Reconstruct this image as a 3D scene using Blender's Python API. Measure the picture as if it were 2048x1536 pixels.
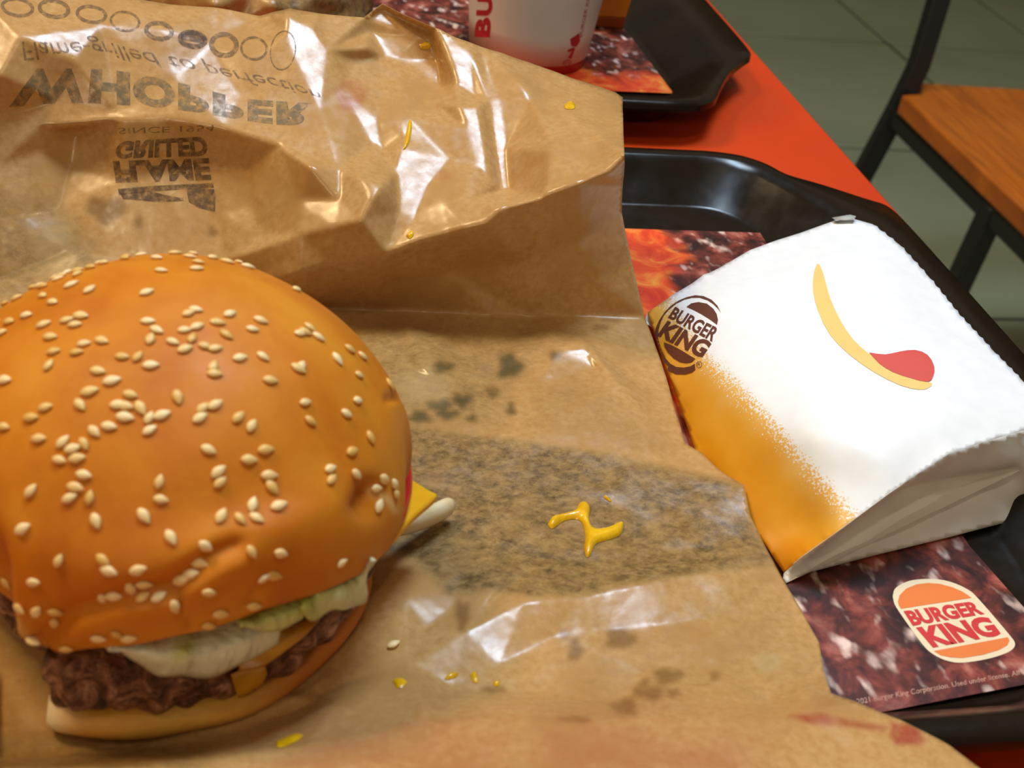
import bpy, bmesh, math, random
import numpy as np
from mathutils import Vector, Matrix, noise
from mathutils.bvhtree import BVHTree
from mathutils.geometry import delaunay_2d_cdt

for o in list(bpy.data.objects):
    bpy.data.objects.remove(o)
scene = bpy.context.scene
COL = scene.collection
random.seed(4)

# ------------------------------------------------------------------ camera
FPX, PITCH, ROLL, YAW = 2450.0, math.radians(35.06), math.radians(9.13), math.radians(15.6)
TZ = 0.75                                    # table top above the floor
CAM = np.array([0.0, 0.0, TZ + 0.25])
def _basis():
    fwd = np.array([0, math.cos(PITCH), -math.sin(PITCH)]); right = np.array([1.0, 0, 0])
    down = np.cross(fwd, right)
    c, s = math.cos(ROLL), math.sin(ROLL)
    rr = np.array([[c, -s, 0], [s, c, 0], [0, 0, 1]]) @ np.stack([right, down, fwd])
    c, s = math.cos(YAW), math.sin(YAW)
    return rr @ np.array([[c, -s, 0], [s, c, 0], [0, 0, 1]])
RC = _basis()                                # world -> camera (x right, y down, z forward)
cd = bpy.data.cameras.new('camera'); cam = bpy.data.objects.new('camera', cd); COL.objects.link(cam)
cd.sensor_fit = 'HORIZONTAL'; cd.sensor_width = 36; cd.lens = 36 * FPX / 2048
cd.clip_start = 0.01; cd.clip_end = 60
m = Matrix.Identity(4)
for i in range(3):
    m[i][0] = RC[0][i]; m[i][1] = -RC[1][i]; m[i][2] = -RC[2][i]; m[i][3] = CAM[i]
cam.matrix_world = m
cd.dof.use_dof = True; cd.dof.focus_distance = 0.43; cd.dof.aperture_fstop = 20
scene.camera = cam

# ------------------------------------------------------------------ light
scene.view_settings.view_transform = 'Standard'; scene.view_settings.look = 'None'
scene.view_settings.gamma = 1; scene.view_settings.use_curve_mapping = False
scene.view_settings.exposure = -0.18
world = bpy.data.worlds.new('world'); scene.world = world; world.use_nodes = True
bg = world.node_tree.nodes['Background']
bg.inputs[0].default_value = (1.0, 0.80, 0.55, 1); bg.inputs[1].default_value = 0.20
def area(name, loc, target, size, power, color):
    l = bpy.data.lights.new(name, 'AREA'); l.shape = 'RECTANGLE'; l.size, l.size_y = size
    l.energy = power; l.color = color
    o = bpy.data.objects.new(name, l); COL.objects.link(o); o.location = loc
    o.rotation_euler = (Vector(target) - Vector(loc)).to_track_quat('-Z', 'Y').to_euler()
    return o
COOL = (0.40, 0.88, 2.65)
area('ceiling_panel_cool', COOL, (0.2, 0.4, 0.75), (0.6, 0.45), 42, (0.62, 0.80, 1.0))
area('ceiling_panel_warm', (-1.0, 0.95, 2.7), (0.0, 0.3, 0.75), (0.5, 0.5), 32, (1.0, 0.74, 0.40))
area('front_fill_warm', (-0.9, -1.5, 2.0), (0.0, 0.25, 0.78), (0.35, 0.35), 9, (1.0, 0.80, 0.52))  # added warm fill behind the camera, brightens the burger's front; no actual lamp
for i, (lx, ly) in enumerate(((-0.25, -0.35), (0.35, -0.1))):
    l = bpy.data.lights.new('ceiling_spot', 'POINT'); l.energy = 9; l.shadow_soft_size = 0.03; l.color = (1, 0.85, 0.62)
    o = bpy.data.objects.new('ceiling_spot', l); COL.objects.link(o); o.location = (lx, ly, 2.6)

# ------------------------------------------------------------------ helpers
def ray(px, py):
    return RC.T @ np.array([(px - 1024) / FPX, (py - 768) / FPX, 1.0])
def P(px, py, z):                            # pixel + height above the table in mm -> world
    r = ray(px, py); return CAM + r * ((TZ + z / 1000 - CAM[2]) / r[2])
def Pcyl(px, py, cx, cy, rad):               # pixel -> near side of a vertical cylinder
    r = ray(px, py); a = r[0]**2 + r[1]**2; b = -2 * (cx * r[0] + cy * r[1]); c = cx*cx + cy*cy - rad*rad
    d = b*b - 4*a*c
    t = (-b - math.sqrt(max(d, 0))) / (2*a) if d > 0 else -b / (2*a)
    return CAM + r * t
def project(X):
    q = (np.atleast_2d(X) - CAM) @ RC.T
    return q[:, :2] / q[:, 2:] * FPX + np.array([1024, 768])
def lin(c):
    c = np.array(c, float) / 255
    return tuple(np.where(c <= 0.04045, c / 12.92, ((c + 0.055) / 1.055) ** 2.4))
def rgba(r, g, b): return (*lin((r, g, b)), 1.0)

LOC = {}
def root(name, loc, label=None, cat=None, group=None):
    o = bpy.data.objects.new(name, None); COL.objects.link(o); o.location = loc; o.empty_display_size = 0.02
    LOC[o] = np.array(loc, float); tag(o, label, cat, group); return o
def tag(o, label=None, cat=None, group=None, kind=None):
    if label: o['label'] = label
    if cat: o['category'] = cat
    if group: o['group'] = group
    if kind: o['kind'] = kind
    return o
def mk(name, verts, faces, mat, parent=None, smooth=True, loc=None, origin='base'):
    v = np.array(verts, float)
    if parent is not None:
        off = LOC[parent]; place = np.zeros(3)
    else:
        if loc is None:
            lo, hi = v.min(0), v.max(0); loc = np.array([(lo[0]+hi[0])/2, (lo[1]+hi[1])/2, lo[2]])
        off = np.array(loc, float); place = off
    me = bpy.data.meshes.new(name); me.from_pydata((v - off).tolist(), [], [list(map(int, f)) for f in faces]); me.update()
    if mat: me.materials.append(mat)
    if smooth: me.shade_smooth()
    o = bpy.data.objects.new(name, me); COL.objects.link(o); o.location = place
    if parent is not None: o.parent = parent
    LOC[o] = off.copy()
    return o
def bevel(o, w, seg=2, angle=35):
    b = o.modifiers.new('bevel', 'BEVEL'); b.width = w; b.segments = seg; b.limit_method = 'ANGLE'; b.angle_limit = math.radians(angle)
    o.data.shade_smooth()
    try: o.data.set_sharp_from_angle(angle=math.radians(40))
    except Exception: pass
    return o
def solid(o, t, off=-1):
    s = o.modifiers.new('solid', 'SOLIDIFY'); s.thickness = t; s.offset = off; return o
def box(x0, x1, y0, y1, z0, z1):
    v = [(x, y, z) for z in (z0, z1) for y in (y0, y1) for x in (x0, x1)]
    f = [(0,2,3,1),(4,5,7,6),(0,1,5,4),(2,6,7,3),(0,4,6,2),(1,3,7,5)]
    return v, f
def grid_faces(nu, nv, wrap=False):
    F = []
    for j in range(nv - 1):
        for i in range(nu if wrap else nu - 1):
            a = j*nu + i; b = j*nu + (i+1) % nu
            F.append((a, b, b + nu, a + nu))
    return F
def tube(pts, w, h=None, n=12, up=(0,0,1), square=False):
    h = h or w; pts = [np.array(p, float) for p in pts]; V = []; up = np.array(up, float)
    for i, p in enumerate(pts):
        t = pts[min(i+1, len(pts)-1)] - pts[max(i-1, 0)]; t /= np.linalg.norm(t)
        s = np.cross(t, up); s /= np.linalg.norm(s); u = np.cross(s, t)
        ww = w[i] if hasattr(w, '__len__') else w; hh = h[i] if hasattr(h, '__len__') else h
        for k in range(n):
            a = 2*math.pi*(k + (0.5 if square else 0))/n
            q = 1.414 if square else 1
            V.append(p + s*ww*q*math.cos(a) + u*hh*q*math.sin(a))
    F = grid_faces(n, len(pts), True)
    F.append(tuple(range(n))[::-1]); F.append(tuple(range((len(pts)-1)*n, len(pts)*n)))
    return V, F
def spline(pts, n):                          # Catmull-Rom through points
    p = [np.array(q, float) for q in pts]; p = [2*p[0]-p[1]] + p + [2*p[-1]-p[-2]]; out = []
    m_ = len(p) - 3
    for k in range(n):
        u = k / (n-1) * m_; i = min(int(u), m_-1); t = u - i
        a, b, c, d = p[i:i+4]
        out.append(0.5*((2*b) + (-a+c)*t + (2*a-5*b+4*c-d)*t*t + (-a+3*b-3*c+d)*t**3))
    return np.array(out)
def inside(poly, pts):
    poly = np.array(poly, float); x, y = pts[:, 0], pts[:, 1]; r = np.zeros(len(pts), bool); n = len(poly)
    for i in range(n):
        x1, y1 = poly[i]; x2, y2 = poly[(i+1) % n]
        if y1 == y2: continue
        c = ((y1 > y) != (y2 > y)) & (x < (x2-x1)*(y-y1)/(y2-y1) + x1); r ^= c
    return r
def segdist(poly, pts, closed=False):
    poly = np.array(poly, float); d = np.full(len(pts), 1e9)
    for i in range(len(poly) - (0 if closed else 1)):
        a, b = poly[i], poly[(i+1) % len(poly)]; ab = b - a
        t = np.clip(((pts - a) @ ab) / max(ab @ ab, 1e-9), 0, 1)
        d = np.minimum(d, np.linalg.norm(pts - (a + t[:, None]*ab), axis=1))
    return d
def softpoly(poly, pts, w):                  # 1 inside, fading over w outside/inside the edge
    d = segdist(poly, pts, True); s = np.where(inside(poly, pts), d, -d)
    t = np.clip(s / w * 0.5 + 0.5, 0, 1); return t*t*(3-2*t)
def sheet(boundary, inner, creases, spacing, smooth_it=2, fine=None):
    """crumpled sheet: control points (px,py,z mm), straight facets between them, refined to a fine mesh"""
    ctrl = list(boundary) + list(inner); nb = len(boundary)
    idx = {tuple(p[:2]): i for i, p in enumerate(ctrl)}
    edges = [(i, (i+1) % nb) for i in range(nb)]
    for line in creases:
        for a, b in zip(line[:-1], line[1:]):
            edges.append((idx[tuple(a[:2])], idx[tuple(b[:2])]))
    res = delaunay_2d_cdt([Vector(p[:2]) for p in ctrl], edges, [], 1, 1e-4, True)
    cv = np.array([tuple(v) for v in res[0]]); orig = res[3]
    tris = [f for f in res[2]]; cen = np.array([cv[list(f)].mean(0) for f in tris]); tris = [f for f, k in zip(tris, inside([p[:2] for p in boundary], cen)) if k]
    W = []
    for k, v in enumerate(cv):
        if orig[k]: z = ctrl[orig[k][0]][2]
        else:
            d = [(np.hypot(v[0]-c[0], v[1]-c[1]), c[2]) for c in ctrl]; d.sort(); z = (d[0][1]+d[1][1])/2
        q = RC @ (P(v[0], v[1], z) - CAM); W.append(1/q[2])
    W = np.array(W)
    b2 = []
    bxy = [p[:2] for p in boundary]
    for i in range(nb):
        a, b = np.array(bxy[i], float), np.array(bxy[(i+1) % nb], float); n = max(1, int(np.linalg.norm(b-a)/spacing))
        b2 += [tuple(a + (b-a)*k/n) for k in range(n)]
    lo = np.min(bxy, 0); hi = np.max(bxy, 0)
    gx, gy = np.meshgrid(np.arange(lo[0], hi[0], spacing), np.arange(lo[1], hi[1], spacing*0.87))
    gx = gx + (np.arange(gx.shape[0]) % 2)[:, None]*spacing*0.5
    g = np.stack([gx.ravel(), gy.ravel()], 1)
    g = g[inside(bxy, g)]; g = g[segdist(b2, g, True) > spacing*0.45] if len(b2) < 1200 else g
    allp = b2 + [tuple(p) for p in g]; nb2 = len(b2)
    r2 = delaunay_2d_cdt([Vector(p) for p in allp], [(i, (i+1) % nb2) for i in range(nb2)], [], 1, 1e-4, False)
    px = np.array([tuple(v) for v in r2[0]]); faces = [tuple(f) for f in r2[2]]
    keep = inside(bxy, px[np.array(faces)].mean(1)); faces = [f for f, k in zip(faces, keep) if k]
    w = np.full(len(px), np.nan)
    for t in tris:
        A, B, Cc = cv[t[0]], cv[t[1]], cv[t[2]]
        M = np.array([[B[0]-A[0], Cc[0]-A[0]], [B[1]-A[1], Cc[1]-A[1]]])
        if abs(np.linalg.det(M)) < 1e-9: continue
        uv = (px - A) @ np.linalg.inv(M).T; e = 1e-4
        ok = (uv[:, 0] >= -e) & (uv[:, 1] >= -e) & (uv.sum(1) <= 1+e)
        w[ok] = W[t[0]]*(1-uv[ok].sum(1)) + W[t[1]]*uv[ok, 0] + W[t[2]]*uv[ok, 1]
    bad = np.where(np.isnan(w))[0]
    for k in bad:
        w[k] = W[np.argmin(np.hypot(*(cv - px[k]).T))]
    E = np.array([(f[i], f[(i+1) % 3]) for f in faces for i in range(3)])
    cnt = np.bincount(E[:, 0], minlength=len(px)) + np.bincount(E[:, 1], minlength=len(px))
    pin = segdist(bxy, px, True) < 0.3; w0 = w.copy()
    for _ in range(smooth_it):
        s = np.bincount(E[:, 0], w[E[:, 1]], len(px)) + np.bincount(E[:, 1], w[E[:, 0]], len(px))
        w = 0.4*w + 0.6*s/np.maximum(cnt, 1); w[pin] = w0[pin]
    rays = np.stack([(px[:, 0]-1024)/FPX, (px[:, 1]-768)/FPX, np.ones(len(px))], 1) @ RC
    X = CAM + rays / w[:, None]
    T = np.array(faces)
    nrm = np.cross(X[T[:, 1]]-X[T[:, 0]], X[T[:, 2]]-X[T[:, 0]])
    view = (CAM - X[T[:, 0]]); flip = (nrm*view).sum(1) < 0
    T[flip] = T[flip][:, ::-1]
    return px, X, T
def vnormals(X, T):
    n = np.cross(X[T[:, 1]]-X[T[:, 0]], X[T[:, 2]]-X[T[:, 0]]); N = np.zeros_like(X)
    for k in range(3): np.add.at(N, T[:, k], n)
    return N / np.maximum(np.linalg.norm(N, axis=1, keepdims=True), 1e-12)
def color_attr(o, name, arr):
    a = o.data.color_attributes.new(name, 'FLOAT_COLOR', 'POINT')
    full = np.ones((len(o.data.vertices), 4), np.float32); full[:, :arr.shape[1]] = arr
    a.data.foreach_set('color', full.ravel())
def bvh(X, T): return BVHTree.FromPolygons([Vector(p) for p in X], [tuple(t) for t in T])
def cast(tree, px, py):
    r = ray(px, py); r = r/np.linalg.norm(r)
    h = tree.ray_cast(Vector(CAM), Vector(r))
    return (np.array(h[0]), np.array(h[1])) if h[0] is not None else (None, None)

# flat print: polygons / lettering given in pixels, laid on a surface as thin ink geometry
_font_cache = {}
def text_mesh(s, offset=0.0, shear=0.0):
    key = (s, offset, shear)
    if key in _font_cache: return _font_cache[key]
    c = bpy.data.curves.new('t', 'FONT'); c.body = s; c.offset = offset; c.shear = shear; c.resolution_u = 4; c.size = 1
    o = bpy.data.objects.new('t', c); COL.objects.link(o); bpy.context.view_layer.update()
    me = o.to_mesh(); v = np.array([tuple(x.co[:2]) for x in me.vertices]); f = [tuple(p.vertices) for p in me.polygons]
    o.to_mesh_clear(); bpy.data.objects.remove(o); bpy.data.curves.remove(c)
    v = (v - v.min(0)) / (v.max(0) - v.min(0))
    _font_cache[key] = (v, f); return v, f
def refine(v, f, L):
    bm = bmesh.new(); vs = [bm.verts.new((*p, 0)) for p in v]
    for q in f:
        try: bm.faces.new([vs[i] for i in q])
        except ValueError: pass
    bmesh.ops.triangulate(bm, faces=bm.faces[:])
    for _ in range(5):
        es = [e for e in bm.edges if e.calc_length() > L]
        if not es: break
        bmesh.ops.subdivide_edges(bm, edges=es, cuts=1); bmesh.ops.triangulate(bm, faces=bm.faces[:])
    bm.verts.index_update()
    out = np.array([tuple(x.co[:2]) for x in bm.verts]), [tuple(x.index for x in q.verts) for q in bm.faces]
    bm.free(); return out
def decal(name, v, f, mat, parent, tree=None, zmm=None, L=14, lift=0.00015):
    v, f = refine(np.array(v, float), f, L); X = []; ok = []
    for p in v:
        if tree is None: X.append(P(p[0], p[1], zmm)); ok.append(True)
        else:
            h, n = cast(tree, p[0], p[1])
            if h is None: X.append(P(p[0], p[1], 10)); ok.append(False)
            else:
                if (CAM - h) @ n < 0: n = -n
                X.append(h + n*lift); ok.append(True)
    f = [q for q in f if all(ok[i] for i in q)]
    T = np.array(f); X = np.array(X)
    n = np.cross(X[T[:, 1]]-X[T[:, 0]], X[T[:, 2]]-X[T[:, 0]]); fl = (n*(CAM - X[T[:, 0]])).sum(1) < 0
    T[fl] = T[fl][:, ::-1]
    return mk(name, X, T, mat, parent, smooth=True)
def quadmap(v, tl, tr, bl, br):
    tl, tr, bl, br = map(lambda p: np.array(p, float), (tl, tr, bl, br))
    u, t = v[:, :1], v[:, 1:2]
    return (bl*(1-u) + br*u)*(1-t) + (tl*(1-u) + tr*u)*t
def curvemap(v, top, bot):
    a = spline(top, 60); b = spline(bot, 60); u = np.clip(v[:, 0], 0, 1)*59
    i = np.minimum(u.astype(int), 58); t = (u-i)[:, None]
    A = a[i]*(1-t) + a[i+1]*t; B = b[i]*(1-t) + b[i+1]*t
    return B + (A-B)*v[:, 1:2]
def ring_poly(cx, cy, rx, ry, t, n=40, rot=0):
    a = np.linspace(0, 2*math.pi, n, endpoint=False); c, s = math.cos(rot), math.sin(rot)
    o = np.stack([rx*np.cos(a), ry*np.sin(a)], 1); i = np.stack([(rx-t)*np.cos(a), (ry-t)*np.sin(a)], 1)
    v = np.vstack([o, i]) @ np.array([[c, s], [-s, c]]) + [cx, cy]
    return v, [(k, (k+1) % n, n+(k+1) % n, n+k) for k in range(n)]
def disc_poly(cx, cy, rx, ry, n=28, wob=0, seed=0):
    rd = random.Random(seed); a = np.linspace(0, 2*math.pi, n, endpoint=False)
    k = 1 + wob*np.array([math.sin(3*x+seed)*0.6 + math.sin(5*x+2*seed)*0.4 for x in a])
    return np.stack([cx + rx*k*np.cos(a), cy + ry*k*np.sin(a)], 1), [tuple(range(n))]
def poly(pts, s=1, ox=0, oy=0, smooth=0):
    p = np.array(pts, float)*s + [ox, oy]
    if smooth:
        p = spline(np.vstack([p, p[:1]]), len(p)*smooth + 1)[:-1]
    return p, [tuple(range(len(p)))]

# ------------------------------------------------------------------ materials
class NT:
    def __init__(s, name):
        s.m = bpy.data.materials.new(name); s.m.use_nodes = True; s.t = s.m.node_tree; s.t.nodes.clear()
        s.out = s.t.nodes.new('ShaderNodeOutputMaterial'); s.bsdf = s.t.nodes.new('ShaderNodeBsdfPrincipled')
        s.t.links.new(s.bsdf.outputs[0], s.out.inputs[0]); s._c = None
    def n(s, typ, **kw):
        nd = s.t.nodes.new(typ)
        for k, v in kw.items(): setattr(nd, k, v)
        return nd
    def set(s, sock, v):
        if hasattr(v, 'is_output'): s.t.links.new(v, sock)
        else: sock.default_value = v
    def p(s, **kw):
        names = dict(color='Base Color', rough='Roughness', metal='Metallic', spec='Specular IOR Level', sss='Subsurface Weight', ssr='Subsurface Radius', sscale='Subsurface Scale', coat='Coat Weight', crough='Coat Roughness', trans='Transmission Weight', ior='IOR', alpha='Alpha', normal='Normal')
        for k, v in kw.items(): s.set(s.bsdf.inputs[names[k]], v)
        return s
    def coord(s):
        if s._c is None: s._c = s.n('ShaderNodeTexCoord')
        return s._c.outputs['Object']
    def mapping(s, scale=(1,1,1), rot=(0,0,0)):
        mp = s.n('ShaderNodeMapping'); s.set(mp.inputs['Vector'], s.coord()); mp.inputs['Scale'].default_value = scale; mp.inputs['Rotation'].default_value = rot
        return mp.outputs[0]
    def noise(s, scale, detail=4, rough=0.55, dist=0, vec=None):
        nd = s.n('ShaderNodeTexNoise'); s.set(nd.inputs['Vector'], vec or s.coord())
        nd.inputs['Scale'].default_value = scale; nd.inputs['Detail'].default_value = detail; nd.inputs['Roughness'].default_value = rough; nd.inputs['Distortion'].default_value = dist
        return nd.outputs['Fac']
    def voronoi(s, scale, feature='F1', vec=None, out='Distance'):
        nd = s.n('ShaderNodeTexVoronoi', feature=feature); s.set(nd.inputs['Vector'], vec or s.coord()); nd.inputs['Scale'].default_value = scale
        return nd.outputs[out]
    def ramp(s, fac, stops, interp='LINEAR'):
        nd = s.n('ShaderNodeValToRGB'); s.set(nd.inputs[0], fac); e = nd.color_ramp.elements; nd.color_ramp.interpolation = interp
        while len(e) < len(stops): e.new(0.5)
        for k, (pos, c) in enumerate(stops): e[k].position = pos; e[k].color = c if len(c) == 4 else (*c, 1)
        return nd.outputs[0]
    def step(s, fac, a, b):
        nd = s.n('ShaderNodeMapRange'); s.set(nd.inputs[0], fac); nd.inputs[1].default_value = a; nd.inputs[2].default_value = b; nd.interpolation_type = 'SMOOTHSTEP'
        return nd.outputs[0]
    def mix(s, fac, a, b, mode='MIX'):
        nd = s.n('ShaderNodeMix', data_type='RGBA', blend_type=mode); s.set(nd.inputs[0], fac); s.set(nd.inputs[6], a); s.set(nd.inputs[7], b)
        return nd.outputs[2]
    def math(s, op, a, b=0.0, clamp=False):
        nd = s.n('ShaderNodeMath', operation=op); nd.use_clamp = clamp; s.set(nd.inputs[0], a); s.set(nd.inputs[1], b); return nd.outputs[0]
    def attr(s, name):
        nd = s.n('ShaderNodeAttribute'); nd.attribute_name = name; return nd
    def sep(s, c):
        nd = s.n('ShaderNodeSeparateColor'); s.set(nd.inputs[0], c); return nd.outputs
    def xyz(s, v):
        nd = s.n('ShaderNodeSeparateXYZ'); s.set(nd.inputs[0], v); return nd.outputs
    def bump(s, h, strength, dist):
        nd = s.n('ShaderNodeBump'); nd.inputs['Strength'].default_value = strength; nd.inputs['Distance'].default_value = dist; s.set(nd.inputs['Height'], h)
        s.set(s.bsdf.inputs['Normal'], nd.outputs[0]); return s
    def translucent(s, color, fac):
        tr = s.n('ShaderNodeBsdfTranslucent'); s.set(tr.inputs[0], color); mx = s.n('ShaderNodeMixShader'); s.set(mx.inputs[0], fac)
        s.t.links.new(s.bsdf.outputs[0], mx.inputs[1]); s.t.links.new(tr.outputs[0], mx.inputs[2]); s.t.links.new(mx.outputs[0], s.out.inputs[0]); return s
    def fade(s, fac):                        # worn ink: lets the paper show through
        tr = s.n('ShaderNodeBsdfTransparent'); mx = s.n('ShaderNodeMixShader'); s.set(mx.inputs[0], fac)
        s.t.links.new(tr.outputs[0], mx.inputs[1]); s.t.links.new(s.bsdf.outputs[0], mx.inputs[2]); s.t.links.new(mx.outputs[0], s.out.inputs[0]); return s
def plain(name, c, rough=0.5, **kw):
    t = NT(name); v = t.noise(60, 3); a = np.array(rgba(*c)); b = a*0.86; b[3] = 1
    t.p(color=t.mix(v, tuple(a), tuple(b)), rough=rough, **kw); return t.m
def ink(name, c, lo=0.3, hi=0.95, scale=900):
    t = NT(name); t.p(color=rgba(*c), rough=0.6); t.fade(t.ramp(t.noise(scale, 4, 0.7), [(0.35, (lo,)*3), (0.6, (hi,)*3)])); return t.m

# table laminate
t = NT('orange_laminate'); t.p(color=t.ramp(t.noise(9, 3), [(0.3, rgba(192, 54, 8)), (0.7, rgba(200, 62, 11))]), rough=0.38, spec=0.35); t.bump(t.noise(2500, 2), 0.06, 0.0003); M_TABLE = t.m
t = NT('black_tray_plastic'); t.p(color=t.ramp(t.noise(40, 4), [(0.3, rgba(22, 15, 9)), (0.75, rgba(30, 22, 13))]), rough=t.ramp(t.noise(90, 4), [(0.3, (0.16,)*3), (0.8, (0.3,)*3)]), spec=0.28); t.bump(t.noise(1800, 2), 0.04, 0.0002); M_TRAY = t.m
t = NT('floor_tile'); t.p(color=t.ramp(t.noise(3, 5), [(0.3, rgba(140, 150, 122)), (0.7, rgba(152, 160, 132))]), rough=0.42, spec=0.3); M_TILE = t.m
M_GROUT = plain('dark_grout', (44, 44, 34), 0.9)
t = NT('varnished_wood')
g = t.noise(14, 5, 0.6, 0.6, t.mapping((9, 0.7, 1)))
t.p(color=t.ramp(g, [(0.3, rgba(150, 76, 12)), (0.55, rgba(186, 98, 20)), (0.75, rgba(204, 116, 30))]), rough=0.4); M_WOOD = t.m
M_METAL = plain('black_metal', (24, 23, 20), 0.45)

# placemat print: close-up of grilled meat with embers at its left side
def placemat_mat(name, ax, ay, e0, e1, sx=(1, 1, 1)):
    t = NT(name); v = t.mapping(sx)
    a = t.noise(75, 4, 0.6, 0.5, v); b = t.noise(110, 3, 0.55, 0.4, v); h = t.noise(170, 2, 0.4, 0.0, t.mapping((1, 0.6, 1), (0, 0, 0.5)))
    base = t.ramp(a, [(0.36, rgba(40, 19, 14)), (0.46, rgba(80, 34, 26)), (0.54, rgba(122, 52, 40)), (0.62, rgba(156, 80, 66)), (0.72, rgba(178, 114, 98))])
    base = t.mix(t.math('MULTIPLY', t.step(h, 0.55, 0.74), 0.95), base, rgba(240, 208, 194))
    base = t.mix(t.step(b, 0.60, 0.42), t.mix(0.45, base, rgba(54, 24, 18)), base)
    em = t.ramp(t.noise(70, 5, 0.6, 1.0, v), [(0.32, rgba(196, 44, 26)), (0.5, rgba(226, 78, 34)), (0.64, rgba(236, 128, 50)), (0.8, rgba(240, 170, 70))])
    c_ = t.xyz(t.coord()); co = t.math('ADD', t.math('MULTIPLY', c_[0], ax), t.math('MULTIPLY', c_[1], ay))
    f = t.step(t.math('ADD', co, t.math('MULTIPLY', t.math('SUBTRACT', t.noise(40, 3, 0.6, 0.5), 0.5), 0.06)), e0, e1)
    t.p(color=t.mix(f, base, em), rough=0.38, spec=0.4); return t.m

# kraft wrapper; colour attribute 'stain': R grease, G dark blotch, B red print, and 'tone': R pale waxy sheen
t = NT('greasy_kraft_paper'); st = t.sep(t.attr('stain').outputs['Color']); tn = t.sep(t.attr('tone').outputs['Color'])
fib = t.noise(420, 5, 0.65)
base = t.ramp(fib, [(0.3, rgba(194, 148, 86)), (0.55, rgba(210, 167, 105)), (0.75, rgba(218, 178, 120))])
big = t.noise(38, 4, 0.6)
base = t.mix(t.step(big, 0.42, 0.68), base, rgba(198, 153, 92))
mott = t.ramp(t.noise(260, 9, 0.78, 0.25, t.mapping((1, 1.5, 1), (0, 0, 0.5))), [(0.36, rgba(74, 60, 36)), (0.47, rgba(122, 98, 58)), (0.56, rgba(154, 126, 78)), (0.7, rgba(176, 148, 98))])
spk = t.noise(900, 3, 0.7)
mott = t.mix(t.step(spk, 0.62, 0.72), mott, rgba(66, 58, 40))
base = t.mix(t.math('MULTIPLY', st[0], t.ramp(t.noise(120, 5, 0.65), [(0.3, (0.55,)*3), (0.6, (1.0,)*3)]), True), base, mott)
base = t.mix(st[1], base, t.mix(tn[1], rgba(116, 74, 30), rgba(70, 72, 40)))
base = t.mix(t.math('MULTIPLY', st[2], t.ramp(t.noise(90, 5, 0.7, 1.0), [(0.3, (0.45,)*3), (0.7, (1.0,)*3)]), True), base, rgba(170, 52, 44))
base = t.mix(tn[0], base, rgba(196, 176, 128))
rgh = t.ramp(t.noise(170, 4, 0.6), [(0.35, (0.20,)*3), (0.65, (0.34,)*3)])
t.p(color=base, rough=rgh, spec=0.5)
hgt = t.math('ADD', t.math('MULTIPLY', t.voronoi(150, 'DISTANCE_TO_EDGE', t.n('ShaderNodeTexCoord').outputs['Object']), -0.0), t.math('ADD', t.math('MULTIPLY', t.noise(55, 3, 0.5, 0.6), 1.0), t.math('MULTIPLY', t.noise(260, 3, 0.6), 0.22)))
t.bump(hgt, 0.06, 0.003)
t.translucent(t.mix(0.5, base, rgba(214, 134, 50)), 0.26); M_KRAFT = t.m
M_INK = ink('faded_black_ink', (96, 88, 62), 0.05, 0.62, 420)
M_INK_DARK = ink('dark_brown_ink', (84, 58, 30), 0.12, 0.75, 420)
M_INK_THIN = ink('thin_grey_ink', (104, 78, 46), 0.1, 0.7, 500)
M_INK_RED = ink('faint_red_ink', (176, 96, 64), 0.1, 0.5, 900)

# ------------------------------------------------------------------ floor
floor_v, floor_f = box(-3, 6, -3, 7, -0.02, -0.003)
floor = tag(mk('floor', floor_v, floor_f, M_GROUT, smooth=False), kind='structure')
M_WALL = plain('warm_wall_paint', (150, 128, 100), 0.8)
for nm, b_ in (('wall_back', (-3, 6, 7.0, 7.1, 0, 3)), ('wall_right', (6.0, 6.1, -3, 7.1, 0, 3)), ('wall_left', (-3.1, -3, -3, 7.1, 0, 3))):
    v, f = box(*b_); tag(mk(nm, v, f, M_WALL, smooth=False), kind='structure')
TXP, TYP, TX0, TY0 = 0.5, 0.668, 1.676, 2.231
tm = None
for i in range(-4, 4):
    for j in range(-4, 4):
        x0, y0 = TX0 + i*TXP, TY0 + j*TYP
        if tm is None:
            v, f = box(-TXP/2+0.005, TXP/2-0.005, -TYP/2+0.005, TYP/2-0.005, -0.01, 0.0)
            tile = mk('tile', np.array(v) + [x0+TXP/2, y0+TYP/2, 0], f, M_TILE, floor, smooth=False)
            bpy_me = tile.data; c0 = np.array([x0+TXP/2, y0+TYP/2]); bevel(tile, 0.002, 1); tm = tile
        else:
            c = tm.copy(); COL.objects.link(c); c.parent = floor
            c.location = (x0+TXP/2-c0[0], y0+TYP/2-c0[1], 0)

# ------------------------------------------------------------------ table
tab = root('dining_table', (-0.15, 0.45, 0), 'orange laminate restaurant table top under the black trays', 'table')
v, f = box(-0.60, 0.314, -0.15, 1.15, TZ-0.028, TZ); bevel(mk('table_top', v, f, M_TABLE, tab, smooth=False), 0.0015)
v, f = box(-0.185, -0.115, 0.415, 0.485, 0.014, TZ-0.030); bevel(mk('pedestal', v, f, M_METAL, tab, smooth=False), 0.004)
v, f = box(-0.40, 0.10, 0.20, 0.70, 0.001, 0.014); bevel(mk('base_plate', v, f, M_METAL, tab, smooth=False), 0.004)

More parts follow.
